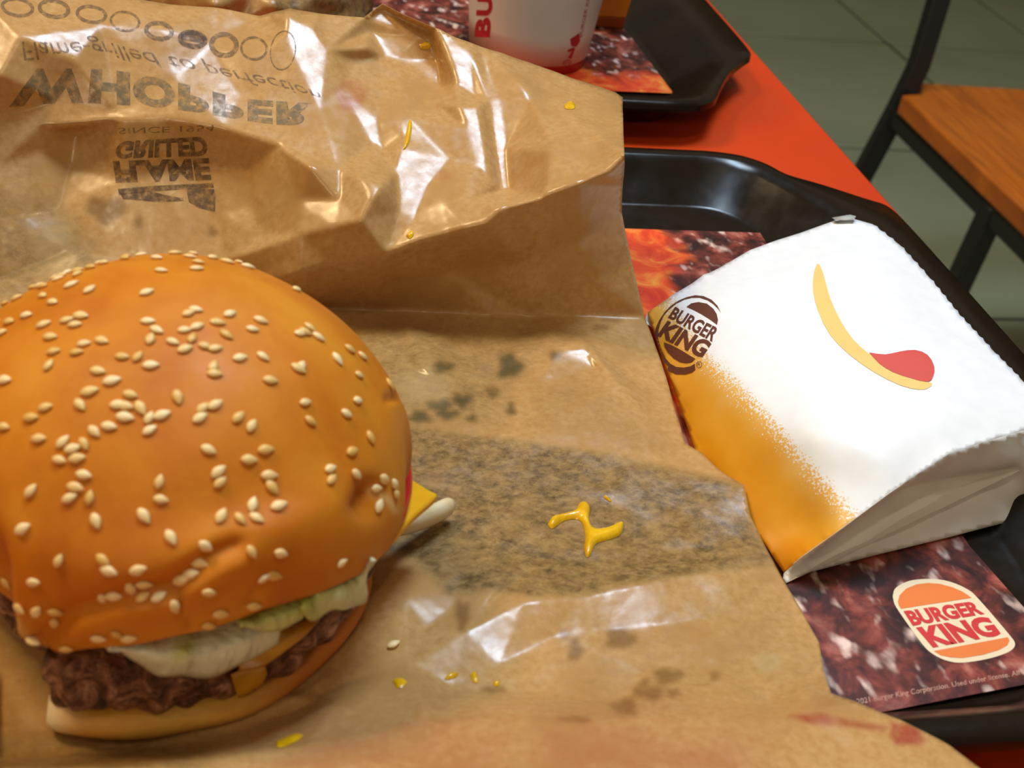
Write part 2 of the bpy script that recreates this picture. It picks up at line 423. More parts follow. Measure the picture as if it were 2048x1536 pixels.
# ------------------------------------------------------------------ trays
def tray(name, cx, cy, hw, hd, corner, label, lip=22.0):
    """loft of outlines; every outline is a quadrant (far-mid -> right-mid) mirrored four ways. corner: outer rim keys (dx from right edge, dy from far edge), mm"""
    def quadrant(keys, n=91):
        kk = np.array(keys, float); u_ = np.linspace(0, len(kk)-1, n); i_ = np.minimum(u_.astype(int), len(kk)-2); t_ = (u_-i_)[:, None]
        q = kk[i_]*(1-t_) + kk[i_+1]*t_
        for _ in range(14): q[1:-1] = 0.25*q[:-2] + 0.5*q[1:-1] + 0.25*q[2:]
        q[0, 0] = 0; q[-1, 1] = 0; return q
    W, D = hw*1000, hd*1000
    k = corner
    outer = [(0, D), (W-86, D), (W-70, D), (W-56, D-3), (W-46, D-11), (W-41, D-22), (W-27, D-k*0.62), (W-9, D-k*0.92), (W-2, D-k), (W, D-k-14), (W, 0)]
    def off(o, sx, sy): return [(x - sx, y - sy) for x, y in o]
    rim_in = [(0, D-8), (W-90, D-8), (W-74, D-8), (W-62, D-10), (W-53, D-17), (W-47, D-27), (W-38, D-42), (W-27, D-60), (W-24, D-74), (W-23, D-92), (W-23, 0)]
    flr_top = [(0, D-11), (W-92, D-11), (W-76, D-11), (W-65, D-13), (W-56, D-20), (W-50, D-30), (W-42, D-44), (W-32, D-62), (W-29, D-76), (W-28, D-94), (W-28, 0)]
    flr = [(0, D-23), (W-100, D-23), (W-84, D-23), (W-74, D-25), (W-65, D-32), (W-59, D-42), (W-54, D-54), (W-49, D-70), (W-48, D-84), (W-48, D-100), (W-48, 0)]
    flr_in = [(x*0.985, y*0.985) for x, y in flr]
    z = lip
    rings = [([(x*0.2, y*0.2) for x, y in flr], 4.0), (flr_in, 4.0), (flr, 4.8), (flr_top, z-2.6), (rim_in, z-0.6), (off(rim_in, -2, -1), z), (off(outer, 2, 1.6), z), (outer, z-1.6), (off(outer, -0.2, -0.2), z-5), (off(outer, 1.2, 1.2), z-5), (off(outer, 2.6, 2.2), z-2.4), (off(rim_in, -2.2, -1.2), z-2.2), (off(flr_top, -1.4, -1.6), z-5), (off(flr, -1.8, -1.8), 2.5), (flr_in, 0.4), ([(x*0.2, y*0.2) for x, y in flr], 0.4)]
    V = []; n = 91
    for keys, zz in rings:
        q = quadrant(keys); loop = []
        loop += [(x, y) for x, y in q[:-1]]
        loop += [(x, -y) for x, y in q[::-1][:-1]]
        loop += [(-x, -y) for x, y in q[:-1]]
        loop += [(-x, y) for x, y in q[::-1][:-1]]
        V += [(cx + x/1000, cy + y/1000, TZ + zz/1000) for x, y in loop]
    N = 4*(n-1); F = grid_faces(N, len(rings), True)
    F.append(tuple(range(N))); F.append(tuple(range((len(rings)-1)*N, len(rings)*N))[::-1])
    F = [q[::-1] for q in F]
    o = mk(name, V, F, M_TRAY, loc=(cx, cy, TZ)); tag(o, label, 'tray', 'black serving trays')
    o.data.set_sharp_from_angle(angle=math.radians(50)); return o
tray('serving_tray', 0.062, 0.332, 0.226, 0.167, 48, 'black plastic tray carrying the burger wrapper and the fries bag')
tray('serving_tray', 0.060, 0.735, 0.226, 0.184, 78, 'black plastic tray behind, carrying the white cup')

# ------------------------------------------------------------------ placemats
M_MAT1 = placemat_mat('grill_print', 1.0, -0.26, 0.096, 0.082)
M_MAT2 = placemat_mat('grill_print_far', 0.0, 1.0, -0.082, -0.104)
def flat_sheet(name, outline, z, mat, thick=0.15):
    n = len(outline); V = [(x, y, TZ+z/1000) for x, y in outline] + [(x, y, TZ+(z-thick)/1000) for x, y in outline]
    F = [tuple(range(n)), tuple(range(n, 2*n))[::-1]] + [(i, n+i, n+(i+1) % n, (i+1) % n) for i in range(n)]
    return mk(name, V, F, mat, smooth=False)
b0, b1 = P(1790, 1420, 5), P(2048, 1370, 5)
brx = 0.2345; slope = (b1[1]-b0[1])/(b1[0]-b0[0])
def by(x): return b0[1] + slope*(x-b0[0])
rr = [(0.2280, 0.4505), (0.2272, 0.40), (0.2264, 0.32), (0.2262, 0.249), (0.2300, 0.224), (brx, by(brx))]
mat1 = flat_sheet('placemat', [(-0.11, 0.4520), *[p for p in rr], (0.10, by(0.10)), (-0.11, by(0.10)-0.005)][::-1], 5.2, M_MAT1)
tag(mat1, 'dark red grilled meat print placemat lying under the burger and fries bag', 'placemat', 'printed placemats')
mat2 = flat_sheet('placemat', [(-0.10, 0.86), (0.19, 0.86), (0.2315, 0.699), (0.2335, 0.606), (-0.10, 0.592)][::-1], 5.2, M_MAT2)
tag(mat2, 'red flame print placemat lying under the white cup', 'placemat', 'printed placemats')
# emblem and small print on the near placemat
M_CREAM = plain('cream_print', (236, 216, 180), 0.45); M_OR = plain('orange_print', (232, 124, 48), 0.45); M_RED = plain('red_print', (206, 44, 40), 0.45)
S = 348/1670; ox, oy = 1700, 1130
def lg(pts, **k): return poly(pts, S, ox, oy, **k)
emb = [(410,300),(430,230),(500,180),(600,145),(750,133),(900,145),(1030,185),(1130,235),(1190,280),(1300,400),(1420,540),(1530,670),(1580,740),(1575,790),(1520,835),(1400,880),(1250,915),(1080,937),(980,930),(880,900),(790,850),(720,790),(620,660),(500,490),(430,380)]
badge = decal('emblem', *lg(emb, smooth=3), M_CREAM, mat1, None, 5.30, 60)
top_b = [(460,350),(475,290),(540,225),(640,185),(750,172),(860,180),(980,212),(1080,255),(1140,295),(1165,315),(940,350),(700,386),(490,420),(470,390)]
bot_b = [(805,825),(1000,788),(1250,742),(1515,692),(1532,725),(1510,770),(1430,815),(1280,860),(1080,892),(960,885),(870,865)]
decal('emblem_bun_top', *lg(top_b), M_OR, badge, None, 5.38, 60)
decal('emblem_bun_bottom', *lg(bot_b), M_OR, badge, None, 5.38, 60)
v, f = text_mesh('BURGER', 0.045)
decal('lettering', quadmap(v, *[np.array(p)*S+[ox, oy] for p in ((512,440),(1205,342),(605,585),(1295,470))]), f, M_RED, badge, None, 5.42, 60)
v, f = text_mesh('KING', 0.05)
decal('lettering', quadmap(v, *[np.array(p)*S+[ox, oy] for p in ((630,598),(1320,488),(800,795),(1460,672))]), f, M_RED, badge, None, 5.42, 60)
v, f = text_mesh('2021 Burger King Corporation. Used under license. All righ', 0.004)
decal('small_print', quadmap(v, *[np.array(p)*S+[ox, oy] for p in ((60,1285),(1745,985),(75,1355),(1760,1045))]), f, ink('pale_small_print', (222, 170, 150), 0.4, 0.8, 400), mat1, None, 5.30, 60)

# ------------------------------------------------------------------ burger wrapper
WB = [(-250,-60,93),(-80,-52,92),(100,-40,90),(270,-3,86),(340,8,85),(430,15,84),(520,34,82),(580,18,86),(640,28,85),(728,35,84),(765,8,88),(800,25,87),(865,52,85),(910,76,82),(960,95,79),(1060,125,74),(1150,160,70),(1230,186,67),
      (1245,197,67),(1246,230,70),(1247,270,73),(1249,312,77),(1246,370,62),(1243,425,48),(1262,520,29),(1290,635,9.5),(1312,695,8.6),(1332,750,9.5),(1350,820,11),(1370,888,12),(1400,905,13),(1445,945,14),(1488,972,15),(1500,1030,13),(1530,1090,11),(1562,1150,10),(1600,1215,10),(1638,1285,11),(1648,1340,14),(1662,1388,20),(1720,1408,24),(1800,1440,26),(1900,1492,27),(1975,1545,28),(2020,1640,30),
      (1500,1750,33),(900,1750,33),(300,1750,33),(-250,1750,32),(-250,1200,8.6),(-250,700,9),(-250,500,26),(-250,250,60)]
fold = [(575,553,27),(600,546,29),(660,525,33),(718,514,36),(771,506,39),(840,480,44),(897,465,47),(935,455,50),(969,448,52),(1010,413,58),(1090,392,63),(1160,368,68),(1215,345,72),(1249,312,77)]
crease = [(560,612,9),(700,618,9),(795,621,9.5),(885,625,9),(980,630,9.8),(1065,635,9),(1082,629,9.6),(1180,632,9.2),(1290,635,9.5)]
ridge = [(-250,215,66),(0,228,58),(75,255,55),(245,238,60),(330,236,61),(450,255,61),(560,290,59),(680,338,57),(725,356,58),(762,378,57)]
flapL = [(575,553,27),(562,520,31),(543,488,35),(600,468,41),(668,452,46),(724,440,50),(745,400,55),(762,378,57)]
s1L = [(882,82,78),(900,150,70),(922,205,66),(938,262,63),(965,340,60),(1010,413,58)]
s1M = [(944,100,79),(952,200,72),(958,280,66),(975,350,62),(1010,413,58)]
s1R = [(950,98,77),(985,190,71),(1000,262,68),(1006,330,64),(1010,413,58)]
val2 = [(868,84,78),(876,120,72),(882,172,67),(850,205,66),(818,236,65),(806,270,62)]
low1 = [(1118,700,15),(1172,692,16),(1235,765,15.5),(1300,840,14),(1362,886,12.5)]
low2 = [(820,850,10),(870,856,11),(950,880,11.3),(1010,868,11.8),(1095,872,12.2),(1230,910,13),(1270,935,13.4),(1350,945,13.2),(1488,972,14.4)]
low3 = [(815,1330,12),(930,1262,12.4),(1045,1205,14),(1075,1202,14),(1160,1192,13.4),(1290,1165,13.8),(1430,1140,13.4),(1562,1150,10)]
low4 = [(1045,1205,14),(1105,1275,10.4),(1150,1325,10.2),(1250,1405,10.5)]
low5 = [(790,1110,9.5),(812,1200,11.5),(815,1330,12)]
low6 = [(930,1140,10.6),(985,1185,12.5),(1045,1205,14)]
near = [(-100,1560,27),(300,1530,27),(620,1490,26),(860,1450,24),(1060,1440,25),(1250,1440,25.5),(1440,1436,26),(1560,1440,26),(1600,1432,26)]
near2 = [(1600,1432,26),(1650,1424,26),(1720,1430,26),(1800,1446,26)]
WI = [(0,150,73),(150,120,76),(110,200,63),(235,222,61),(40,75,82),(200,50,83),(330,60,82),(285,25,85),(245,5,86),(420,90,77),(520,110,77),(572,66,83),(588,114,77),(660,102,78),(640,60,83),(700,120,74),(350,160,70),(480,190,67),(640,215,67),(690,175,70),(755,240,64),(620,330,60),(735,95,78),(760,130,73),(740,62,80),(838,76,81),
      (860,200,67),(812,250,64),(858,372,55),(828,442,48),(792,420,50),(788,345,56),(900,320,58),(880,400,52),(940,400,54),
      (1060,200,72),(1100,300,70),(1180,260,72),(1190,180,69),(1080,130,75),(1045,170,75),(1100,200,71),(1105,280,69),
      (0,330,44),(80,300,47),(150,265,51),(140,330,41),(0,440,30),(120,420,31),(250,360,40),(380,330,45),(500,340,47),(300,440,30),(430,430,33),(500,410,38),(150,500,22),(300,520,20),(450,520,23),(520,560,20),(530,470,33),(0,560,15),(600,400,48),(680,400,51),
      (620,590,17),(760,570,22),(900,540,27),(1050,520,32),(1150,480,40),(1200,560,23),(1000,600,14),(1120,590,17),
      (820,740,10.5),(850,735,13),(880,762,12),(930,730,9.5),(1000,700,10),(1020,790,9.5),(1010,850,10),(1080,770,12),(1130,830,13),(1200,860,14),(1260,880,14),(1190,735,13),(1250,750,9.5),(1270,690,9),(1310,790,10.5),(1180,690,13),(700,760,9),(900,660,9),(1150,660,9.4),(1345,905,13),
      (880,1000,9.6),(1000,960,10.5),(1100,1010,10),(1200,1000,11.2),(1300,1040,10.8),(1400,1030,12),(1420,1100,10.8),(1300,1110,10.8),(1180,1130,10.5),(1080,1120,10.5),(960,1080,9.8),(860,1080,9.4),(1480,1080,11.5),(1000,1190,11.2),(900,1220,10.2),(850,1260,10),
      (1200,1260,10.5),(1350,1250,10.2),(1480,1230,10.2),(1560,1280,10.5),(1450,1340,11.5),(1300,1340,10.6),(1600,1360,14),(1540,1400,15),(1000,1330,10.3),(900,1380,11),(1050,1390,11.5),(1180,1400,11.5),(700,1360,9.5),(600,1420,10.5),(400,1490,10.5),(200,1500,9.6),(0,1520,9.2),(300,900,8.4),(0,900,8.4),(500,1100,8.4),(200,1200,8.4),(600,900,8.4),(0,1350,8.6),(500,700,8.6),(200,650,9),(700,1200,8.8),
      (1200,1560,29),(1500,1560,29),(1750,1560,29),(900,1560,29),(500,1640,30),(1350,1505,27),(1700,1495,27),(1850,1505,28)]
def facet(pts, ai, az):                      # a crease facet tilted like the ones that catch the ceiling panel
    x0 = P(*pts[ai], az); v_ = (CAM-x0)/np.linalg.norm(CAM-x0); l_ = np.array(COOL)-x0; l_ /= np.linalg.norm(l_); n_ = v_+l_; n_ /= np.linalg.norm(n_); out = []
    for p in pts:
        r = ray(*p); X_ = CAM + r*(((x0-CAM) @ n_)/(r @ n_)); out.append((p[0], p[1], (X_[2]-TZ)*1000))
    return out
glint = [facet([(884,90),(942,106),(951,196),(912,170)], 1, 79), facet([(918,212),(956,207),(972,300),(984,372),(956,332),(934,258)], 1, 71), facet([(976,200),(1000,200),(1014,300),(1020,385),(1000,385),(986,300)], 1, 70),
         facet([(575,26),(572,66),(589,112),(656,100),(625,50)], 1, 83), facet([(764,14),(734,38),(836,74),(858,56)], 1, 83), facet([(800,297),(857,372),(828,440),(794,420),(788,345)], 0, 60), facet([(738,62),(766,116),(788,118),(752,66)], 0, 79), facet([(700,212),(752,236),(766,300),(745,290)], 1, 64)]
def uniq(lists, have):
    out = []; seen = set(tuple(p[:2]) for p in have)
    for L in lists:
        for p in L:
            if tuple(p[:2]) not in seen: out.append(p); seen.add(tuple(p[:2]))
    return out
creases = [fold, crease, ridge, flapL, val2] + [g_ + g_[:1] for g_ in glint] + [ low1, low2, low3, low4, low5, low6, near, near2]
WBset = [tuple(p[:2]) for p in WB]
inner = uniq(creases, WB)
gp = [[q[:2] for q in g_] for g_ in glint]
WI = [p for p in WI if all(not inside(g_, np.array([p[:2]], float))[0] and segdist(g_, np.array([p[:2]], float), True)[0] > 16 for g_ in gp)]
inner = inner + uniq([WI], WB + inner)
jit = random.Random(9)
px, X, T = sheet(WB, inner, creases, 6.5, 1)
Nn = vnormals(X, T)
disp = np.array([noise.noise(Vector(p*40))*0.0006 + (0.5-abs(noise.noise(Vector(p*55 + 7))))*0.0006 + noise.noise(Vector(p*380))*0.00006 for p in X])
calm = np.clip(segdist([p[:2] for p in crease], px)/60, 0.25, 1)
X = X + Nn*(disp*calm)[:, None]
# stains
def blob(cx, cy, rx, ry, seed=0, wob=0.25):
    v, _ = disc_poly(cx, cy, rx, ry, 28, wob, seed); return softpoly(v, px, 9)
stain = np.zeros((len(px), 3)); tone = np.zeros((len(px), 3))
for pl, k, w in ([[(815,850),(950,872),(1230,912),(1480,968),(1500,1040),(1556,1128),(1430,1142),(1290,1165),(1160,1192),(1060,1198),(985,1182),(900,1190),(830,1120),(760,1100),(700,1000),(760,880)], 0.95, 14],
                 [[(650,640),(880,650),(1060,655),(1100,690),(1030,780),(1010,862),(880,855),(780,850),(700,780)], 0.55, 50],
                 [[(-60,385),(110,400),(170,470),(215,530),(-60,640)], 0.6, 40], [[(-60,1462),(300,1470),(430,1475),(400,1560),(-60,1600)], 0.65, 40],
                 [[(1040,770),(1140,720),(1260,820),(1330,900),(1250,905),(1040,865)], 0.3, 50], [[(1060,1210),(1540,1160),(1630,1290),(1640,1400),(1100,1420),(1150,1320)], 0.22, 70],
                 [[(300,380),(760,380),(560,540),(300,520)], 0.1, 60]):
    stain[:, 0] = np.maximum(stain[:, 0], k*softpoly(pl, px, w))
for cx, cy, rx, ry, s_ in ((1240,1276,30,22,1),(1335,1352,28,16,2),(1345,1385,14,8,3),(1300,1385,30,14,4),(1250,1415,26,16,5),(1290,1368,10,8,6),(1150,1300,14,24,7),(1130,1270,12,8,8),(925,1230,14,28,9),(1430,1352,9,7,2),(212,420,40,26,3),(278,446,8,14,5),(424,463,9,11,1),(270,380,5,9,2),(1225,640,20,6,4),(985,780,12,9,6),(1205,655,18,6,1),(985,1380,22,7,3),(1150,1440,30,5,5),(600,1390,40,7,6)):
    stain[:, 1] = np.maximum(stain[:, 1], 0.62*blob(cx, cy, rx, ry, s_))
gr = np.zeros(len(px))
for cx, cy, rx, ry, s_ in ((1020,733,25,24,1),(885,735,20,12,2),(925,802,20,14,3),(880,812,26,14,4),(944,838,10,8,5),(1022,822,9,14,6),(1110,712,11,8,2),(838,835,24,14,6),(895,830,24,10,3),(985,790,9,7,3)):
    b = blob(cx, cy, rx, ry, s_); gr = np.maximum(gr, b)
stain[:, 1] = np.maximum(stain[:, 1], 0.8*gr); tone[:, 1] = gr
for pl, k, w in (([(1060,1440),(1300,1425),(1560,1470),(1500,1600),(1000,1620),(1050,1540)], 0.42, 90), ([(640,1450),(860,1420),(1040,1440),(1050,1600),(500,1640),(450,1590)], 0.36, 80),
                 ([(1575,1432),(1640,1424),(1700,1440),(1775,1452),(1770,1462),(1690,1455),(1620,1446)], 0.85, 8), ([(1782,1444),(1830,1452),(1850,1478),(1846,1490),(1790,1490),(1780,1470)], 0.95, 9),
                 ([(1600,1418),(1665,1392),(1680,1420),(1640,1430)], 0.2, 20), ([(1060,1530),(1180,1490),(1300,1480),(1300,1510),(1150,1560)], 0.5, 40)):
    stain[:, 2] = np.maximum(stain[:, 2], k*softpoly(pl, px, w))
stain[:, 2] = np.maximum(stain[:, 2], 0.45*blob(703, 190, 30, 33, 2, 0.08)); stain[:, 2] = np.maximum(stain[:, 2], 0.35*blob(888, 352, 11, 11, 2, 0.08))
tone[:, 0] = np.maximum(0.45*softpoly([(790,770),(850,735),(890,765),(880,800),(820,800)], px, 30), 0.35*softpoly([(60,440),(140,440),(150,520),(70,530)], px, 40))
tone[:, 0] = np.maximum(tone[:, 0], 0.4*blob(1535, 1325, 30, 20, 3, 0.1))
wrap = mk('burger_wrapper', X, T, M_KRAFT); solid(wrap, 0.00014)
color_attr(wrap, 'stain', stain); color_attr(wrap, 'tone', tone)
tag(wrap, 'greasy brown kraft paper wrapper spread open under the burger', 'wrapper')
WT = bvh(X, T)
# print showing through the wrapper, upside down
def flip(v): w = v.copy(); w[:, 1] = 1 - w[:, 1]; return w
for ch_, u0, u1 in (('W', 0.0, 0.182), ('H', 0.196, 0.334), ('O', 0.342, 0.482), ('P', 0.492, 0.604), ('P', 0.616, 0.730), ('E', 0.744, 0.850), ('R', 0.862, 1.0)):
    v, f = text_mesh(ch_, 0.06); v = flip(v); v[:, 0] = u0 + (u1-u0)*v[:, 0]
    decal('lettering', curvemap(v, [(32,137),(150,137),(230,141),(320,156),(400,176),(480,196),(550,202),(624,206)], [(18,214),(140,206),(230,209),(320,216),(400,226),(480,240),(550,249),(632,252)]), f, M_INK, wrap, WT, L=10)
v, f = text_mesh('Flame-grilled to perfection', 0.0, 0.4)
decal('lettering', curvemap(flip(v), [(48,70),(120,74),(200,72),(280,92),(380,112),(470,134),(560,152),(645,182)], [(32,122),(120,118),(200,112),(280,128),(380,146),(470,164),(560,180),(640,200)]), f, M_INK_THIN, wrap, WT, L=10)
for k, (cx, cy, rx, ry, th) in enumerate(((35,15,34,20,7),(108,18,33,20,8),(183,29,32,19,7),(250,43,31,21,5),(318,62,30,20,9),(385,79,30,19,10),(448,90,30,26,10),(508,97,28,24,5),(566,101,26,40,2.5))):
    v, f = ring_poly(cx, cy, rx, ry, th, rot=0.15)
    decal('printed_ring', v, f, M_INK_THIN if k != 5 else M_INK_DARK, wrap, WT, L=10)
v, f = poly([(362,68),(385,60),(412,74),(408,88),(380,82),(362,80)]); decal('printed_patch', v, f, M_INK_DARK, wrap, WT, L=10)
for s_, q in (('SINCE 1954', ((238,268),(428,262),(236,256),(430,250))), ('GRILLED', ((228,318),(418,312),(236,283),(412,272))), ('FLAME', ((232,366),(424,360),(226,322),(418,316)))):
    v, f = text_mesh(s_, 0.0 if len(s_) > 8 else 0.05)
    decal('lettering', quadmap(v, *q), f, M_INK_DARK if len(s_) < 9 else M_INK_THIN, wrap, WT, L=10)
for pts in ([(236,378),(300,372),(426,366),(428,375),(300,383),(238,390)], [(240,386),(300,382),(340,392),(366,396),(368,402),(320,404),(270,400),(246,398)], [(372,376),(428,378),(432,392),(430,424),(398,416),(378,404)]):
    decal('printed_spatula', *poly(pts), M_INK_DARK, wrap, WT, L=10)

# mustard and sauce on the wrapper
t = NT('mustard'); t.p(color=t.ramp(t.noise(300, 3), [(0.3, rgba(206, 152, 6)), (0.7, rgba(232, 186, 20))]), rough=0.2, spec=0.6, sss=0.15, ssr=(0.004, 0.003, 0.001), sscale=0.3); M_MUST = t.m
def dab(name, pts, h, mat, label, cat, group=None, tree=WT, smooth=4, parent=None):
    p, f = poly(pts, smooth=smooth); lo, hi = p.min(0), p.max(0)
    gx, gy = np.meshgrid(np.arange(lo[0], hi[0], 2.5), np.arange(lo[1], hi[1], 2.5)); g = np.stack([gx.ravel(), gy.ravel()], 1)
    g = g[inside(p, g)]; g = g[segdist(p, g, True) > 1.0]; n_ = len(p)
    r_ = delaunay_2d_cdt([Vector(q) for q in np.vstack([p, g])], [(i, (i+1) % n_) for i in range(n_)], [], 1, 1e-4, False)
    v = np.array([tuple(q) for q in r_[0]]); f = [tuple(q) for q in r_[2]]; f = [q for q, k in zip(f, inside(p, v[np.array(f)].mean(1))) if k]
    d = segdist(p, v, True); w = max(d.max(), 1e-6)
    hh = h*np.sqrt(np.clip(d/min(w, 9), 0, 1)); XX = []
    for q, k in zip(v, hh):
        a, n = cast(tree, *q)
        if a is None: a, n = P(q[0], q[1], 10), np.array([0, 0, 1.0])
        if (CAM-a) @ n < 0: n = -n
        XX.append(a + n*(k + 0.00015))
    T_ = np.array(f); XX = np.array(XX); n = np.cross(XX[T_[:, 1]]-XX[T_[:, 0]], XX[T_[:, 2]]-XX[T_[:, 0]]); fl = (n*(CAM-XX[T_[:, 0]])).sum(1) < 0; T_[fl] = T_[fl][:, ::-1]
    o = mk(name, XX, T_, mat, parent)
    if parent is None: tag(o, label, cat, group)
    return o
dab('mustard_smear', [(1095,1050),(1105,1035),(1125,1030),(1150,1022),(1158,1008),(1172,1006),(1180,1018),(1178,1040),(1188,1058),(1215,1056),(1240,1045),(1247,1052),(1238,1072),(1205,1084),(1190,1090),(1180,1112),(1172,1114),(1168,1095),(1170,1070),(1160,1042),(1130,1042),(1105,1058)], 0.0016, M_MUST, 'glossy yellow mustard smear right of the onion strip on the wrapper', 'mustard smear')
for pts, lab in (([(785,1362),(800,1356),(814,1364),(806,1374),(795,1376)], 'leftmost mustard dot of the short row right of the bottom bun'), ([(888,1358),(900,1346),(916,1347),(912,1355),(896,1360)], 'flat mustard dash, second in the short row right of the bottom bun'), ([(940,1350),(952,1343),(956,1365),(946,1364)], 'wedge shaped mustard dot, third in the short row right of the bottom bun'), ([(985,1365),(998,1362),(1000,1370),(990,1374)], 'smallest mustard dot at the right end of the short row'),
                 ([(1128,210),(1140,203),(1150,208),(1148,218),(1132,218)], 'mustard drop near the upper right corner of the wrapper'), ([(806,300),(813,260),(819,240),(824,250),(820,280),(812,296)], 'thin mustard streak on the crumpled middle of the wrapper'), ([(838,90),(852,84),(862,90),(858,98),(842,98)], 'mustard drop near the top peak of the wrapper'), ([(812,472),(822,462),(828,468),(820,478)], 'mustard drop on the folded lip of the wrapper'),
                 ([(550,1485),(590,1470),(606,1474),(580,1490),(556,1496)], 'mustard streak at the lower left, below the bottom bun'), ([(1210,990),(1222,1000),(1220,1004),(1208,996)], 'tiny mustard fleck above the mustard smear')):
    dab('mustard_drop', pts, 0.0007, M_MUST, lab, 'mustard drop', 'mustard drops on the wrapper')

# ------------------------------------------------------------------ burger
BX, BY, BZ, BA, BH = -0.0161, 0.2432, TZ+0.0455, 0.0606, 0.0513
burger = root('burger', (BX, BY, TZ+0.009), 'large hamburger in a golden sesame seed bun lying on the brown wrapper', 'burger')
t = NT('toasted_bun_crust')
c = t.ramp(t.noise(34, 4, 0.55, 0.4), [(0.28, rgba(180, 98, 16)), (0.5, rgba(197, 119, 24)), (0.72, rgba(209, 137, 36))])
c = t.mix(t.sep(t.attr('crust').outputs['Color'])[0], c, rgba(168, 78, 8))
c = t.mix(t.sep(t.attr('crust').outputs['Color'])[1], c, rgba(228, 190, 118))
t.p(color=c, rough=t.ramp(t.noise(120, 3), [(0.3, (0.46,)*3), (0.7, (0.58,)*3)]), spec=0.2, sss=0.12, ssr=(0.006, 0.003, 0.001), sscale=0.5)
t.bump(t.math('ADD', t.noise(90, 4, 0.55), t.math('MULTIPLY', t.noise(900, 2), 0.06)), 0.12, 0.002); M_BUN = t.m
def groove(line, pxs, w): return np.exp(-(segdist(line, pxs)/w)**2)
nu, nv = 300, 130
U = np.linspace(0, 2*math.pi, nu, endpoint=False)
V = []
def wrapdeg(a, c): return (np.degrees(a) - c + 180) % 360 - 180
lift = 0.0060*np.exp(-(wrapdeg(U, -9)/9.0)**2) + 0.0112*np.exp(-(wrapdeg(U, 290)/36)**2) + 0.004*np.exp(-(wrapdeg(U, 222)/14)**2)
dent_w = np.exp(-(wrapdeg(U, -9)/9.0)**2)
bite = 0.008*(1/(1+np.exp((wrapdeg(U, 238))/1.5)))*(1/(1+np.exp(-(wrapdeg(U, 190))/3)))
for j in range(nv):
    s = j/(nv-1)
    if s < 0.80: ph = s/0.80*math.pi/2; rr_, zz = math.sin(ph), BH*math.cos(ph); low = 0
    else:
        q = (s-0.80)/0.20
        rr_, zz = 1 - 0.10*(1-math.cos(q*math.pi/2)) - 0.72*max(0, q-0.35)/0.65, -0.0040*math.sin(min(1, q/0.35)*math.pi/2); low = q
    for k in range(nu):
        r = BA*rr_; a = U[k]; wgt = max(0, min(1, (rr_-0.72)/0.28)) if s < 0.8 else 1
        w2 = wgt*wgt*(3-2*wgt)
        r2 = r*(1 - 0.035*dent_w[k]*w2) - bite[k]*w2**6*(r/BA)
        V.append((BX + r2*math.cos(a), BY + r2*math.sin(a), BZ + zz + lift[k]*w2*(1 if s >= 0.8 else w2)))
V = np.array(V); F = [q[::-1] for q in grid_faces(nu, nv, True)] + [tuple(range(nu)), tuple(range((nv-1)*nu, nv*nu))[::-1]]
tri = np.array([t_ for q in F[:-2] for t_ in ((q[0], q[1], q[2]), (q[0], q[2], q[3]))])
NB = vnormals(V, tri); NB[:nu] = (0, 0, 1)
pb = project(V); vis = ((CAM - V)*NB).sum(1) > -0.02
g1 = groove([(66,1296),(150,1226),(255,1192),(338,1178),(385,1145),(425,1112),(470,1092)], pb, 22)
lip = groove([(90,1310),(170,1250),(270,1222),(350,1208),(420,1160),(480,1122)], pb, 30)
g2 = groove([(352,1180),(362,1215),(374,1262)], pb, 7); g3 = groove([(746,985),(738,1010)], pb, 28); g4 = groove([(778,796),(806,794)], pb, 9)
g5 = groove([(495,1215),(520,1175),(548,1150)], pb, 10)
dd = (-0.0022*g1 + 0.0011*lip - 0.0012*g2 - 0.0036*g3 - 0.0012*g4 - 0.0008*g5)*vis
lump = np.array([noise.noise(Vector(p*22))*0.0013 + noise.noise(Vector(p*60))*0.0004 for p in V])
V2 = V + NB*(dd + lump)[:, None]
under = np.repeat(np.arange(nv) >= int(0.80*nv)+6, nu)
V2[under, 2] += np.array([noise.noise(Vector(p*110))*0.0012 for p in V2[under]])
bun = mk('top_bun', V2, F, M_BUN, burger)
crust = np.zeros((len(V), 3)); crust[:, 0] = np.clip(np.clip(g1*0.35 + g2*0.6 + g3*0.55 + g4*0.5, 0, 1)*vis*0.7, 0, 1)
crust[:, 1] = np.where(np.repeat(np.arange(nv) >= int(0.80*nv)+9, nu), 1, 0)
crust[:, 1] = np.maximum(crust[:, 1], 0.8*vis*np.clip(groove([(20,1245),(45,1300),(70,1312)], pb, 12), 0, 1))
crust[:, 1] = np.maximum(crust[:, 1], 0.7*vis*groove([(762,975),(785,1000),(795,1022)], pb, 7))
color_attr(bun, 'crust', crust)
tri2 = np.array([t_ for q in F[:-2] for t_ in ((q[0], q[1], q[2]), (q[0], q[2], q[3]))]); BT = bvh(V2, tri2)

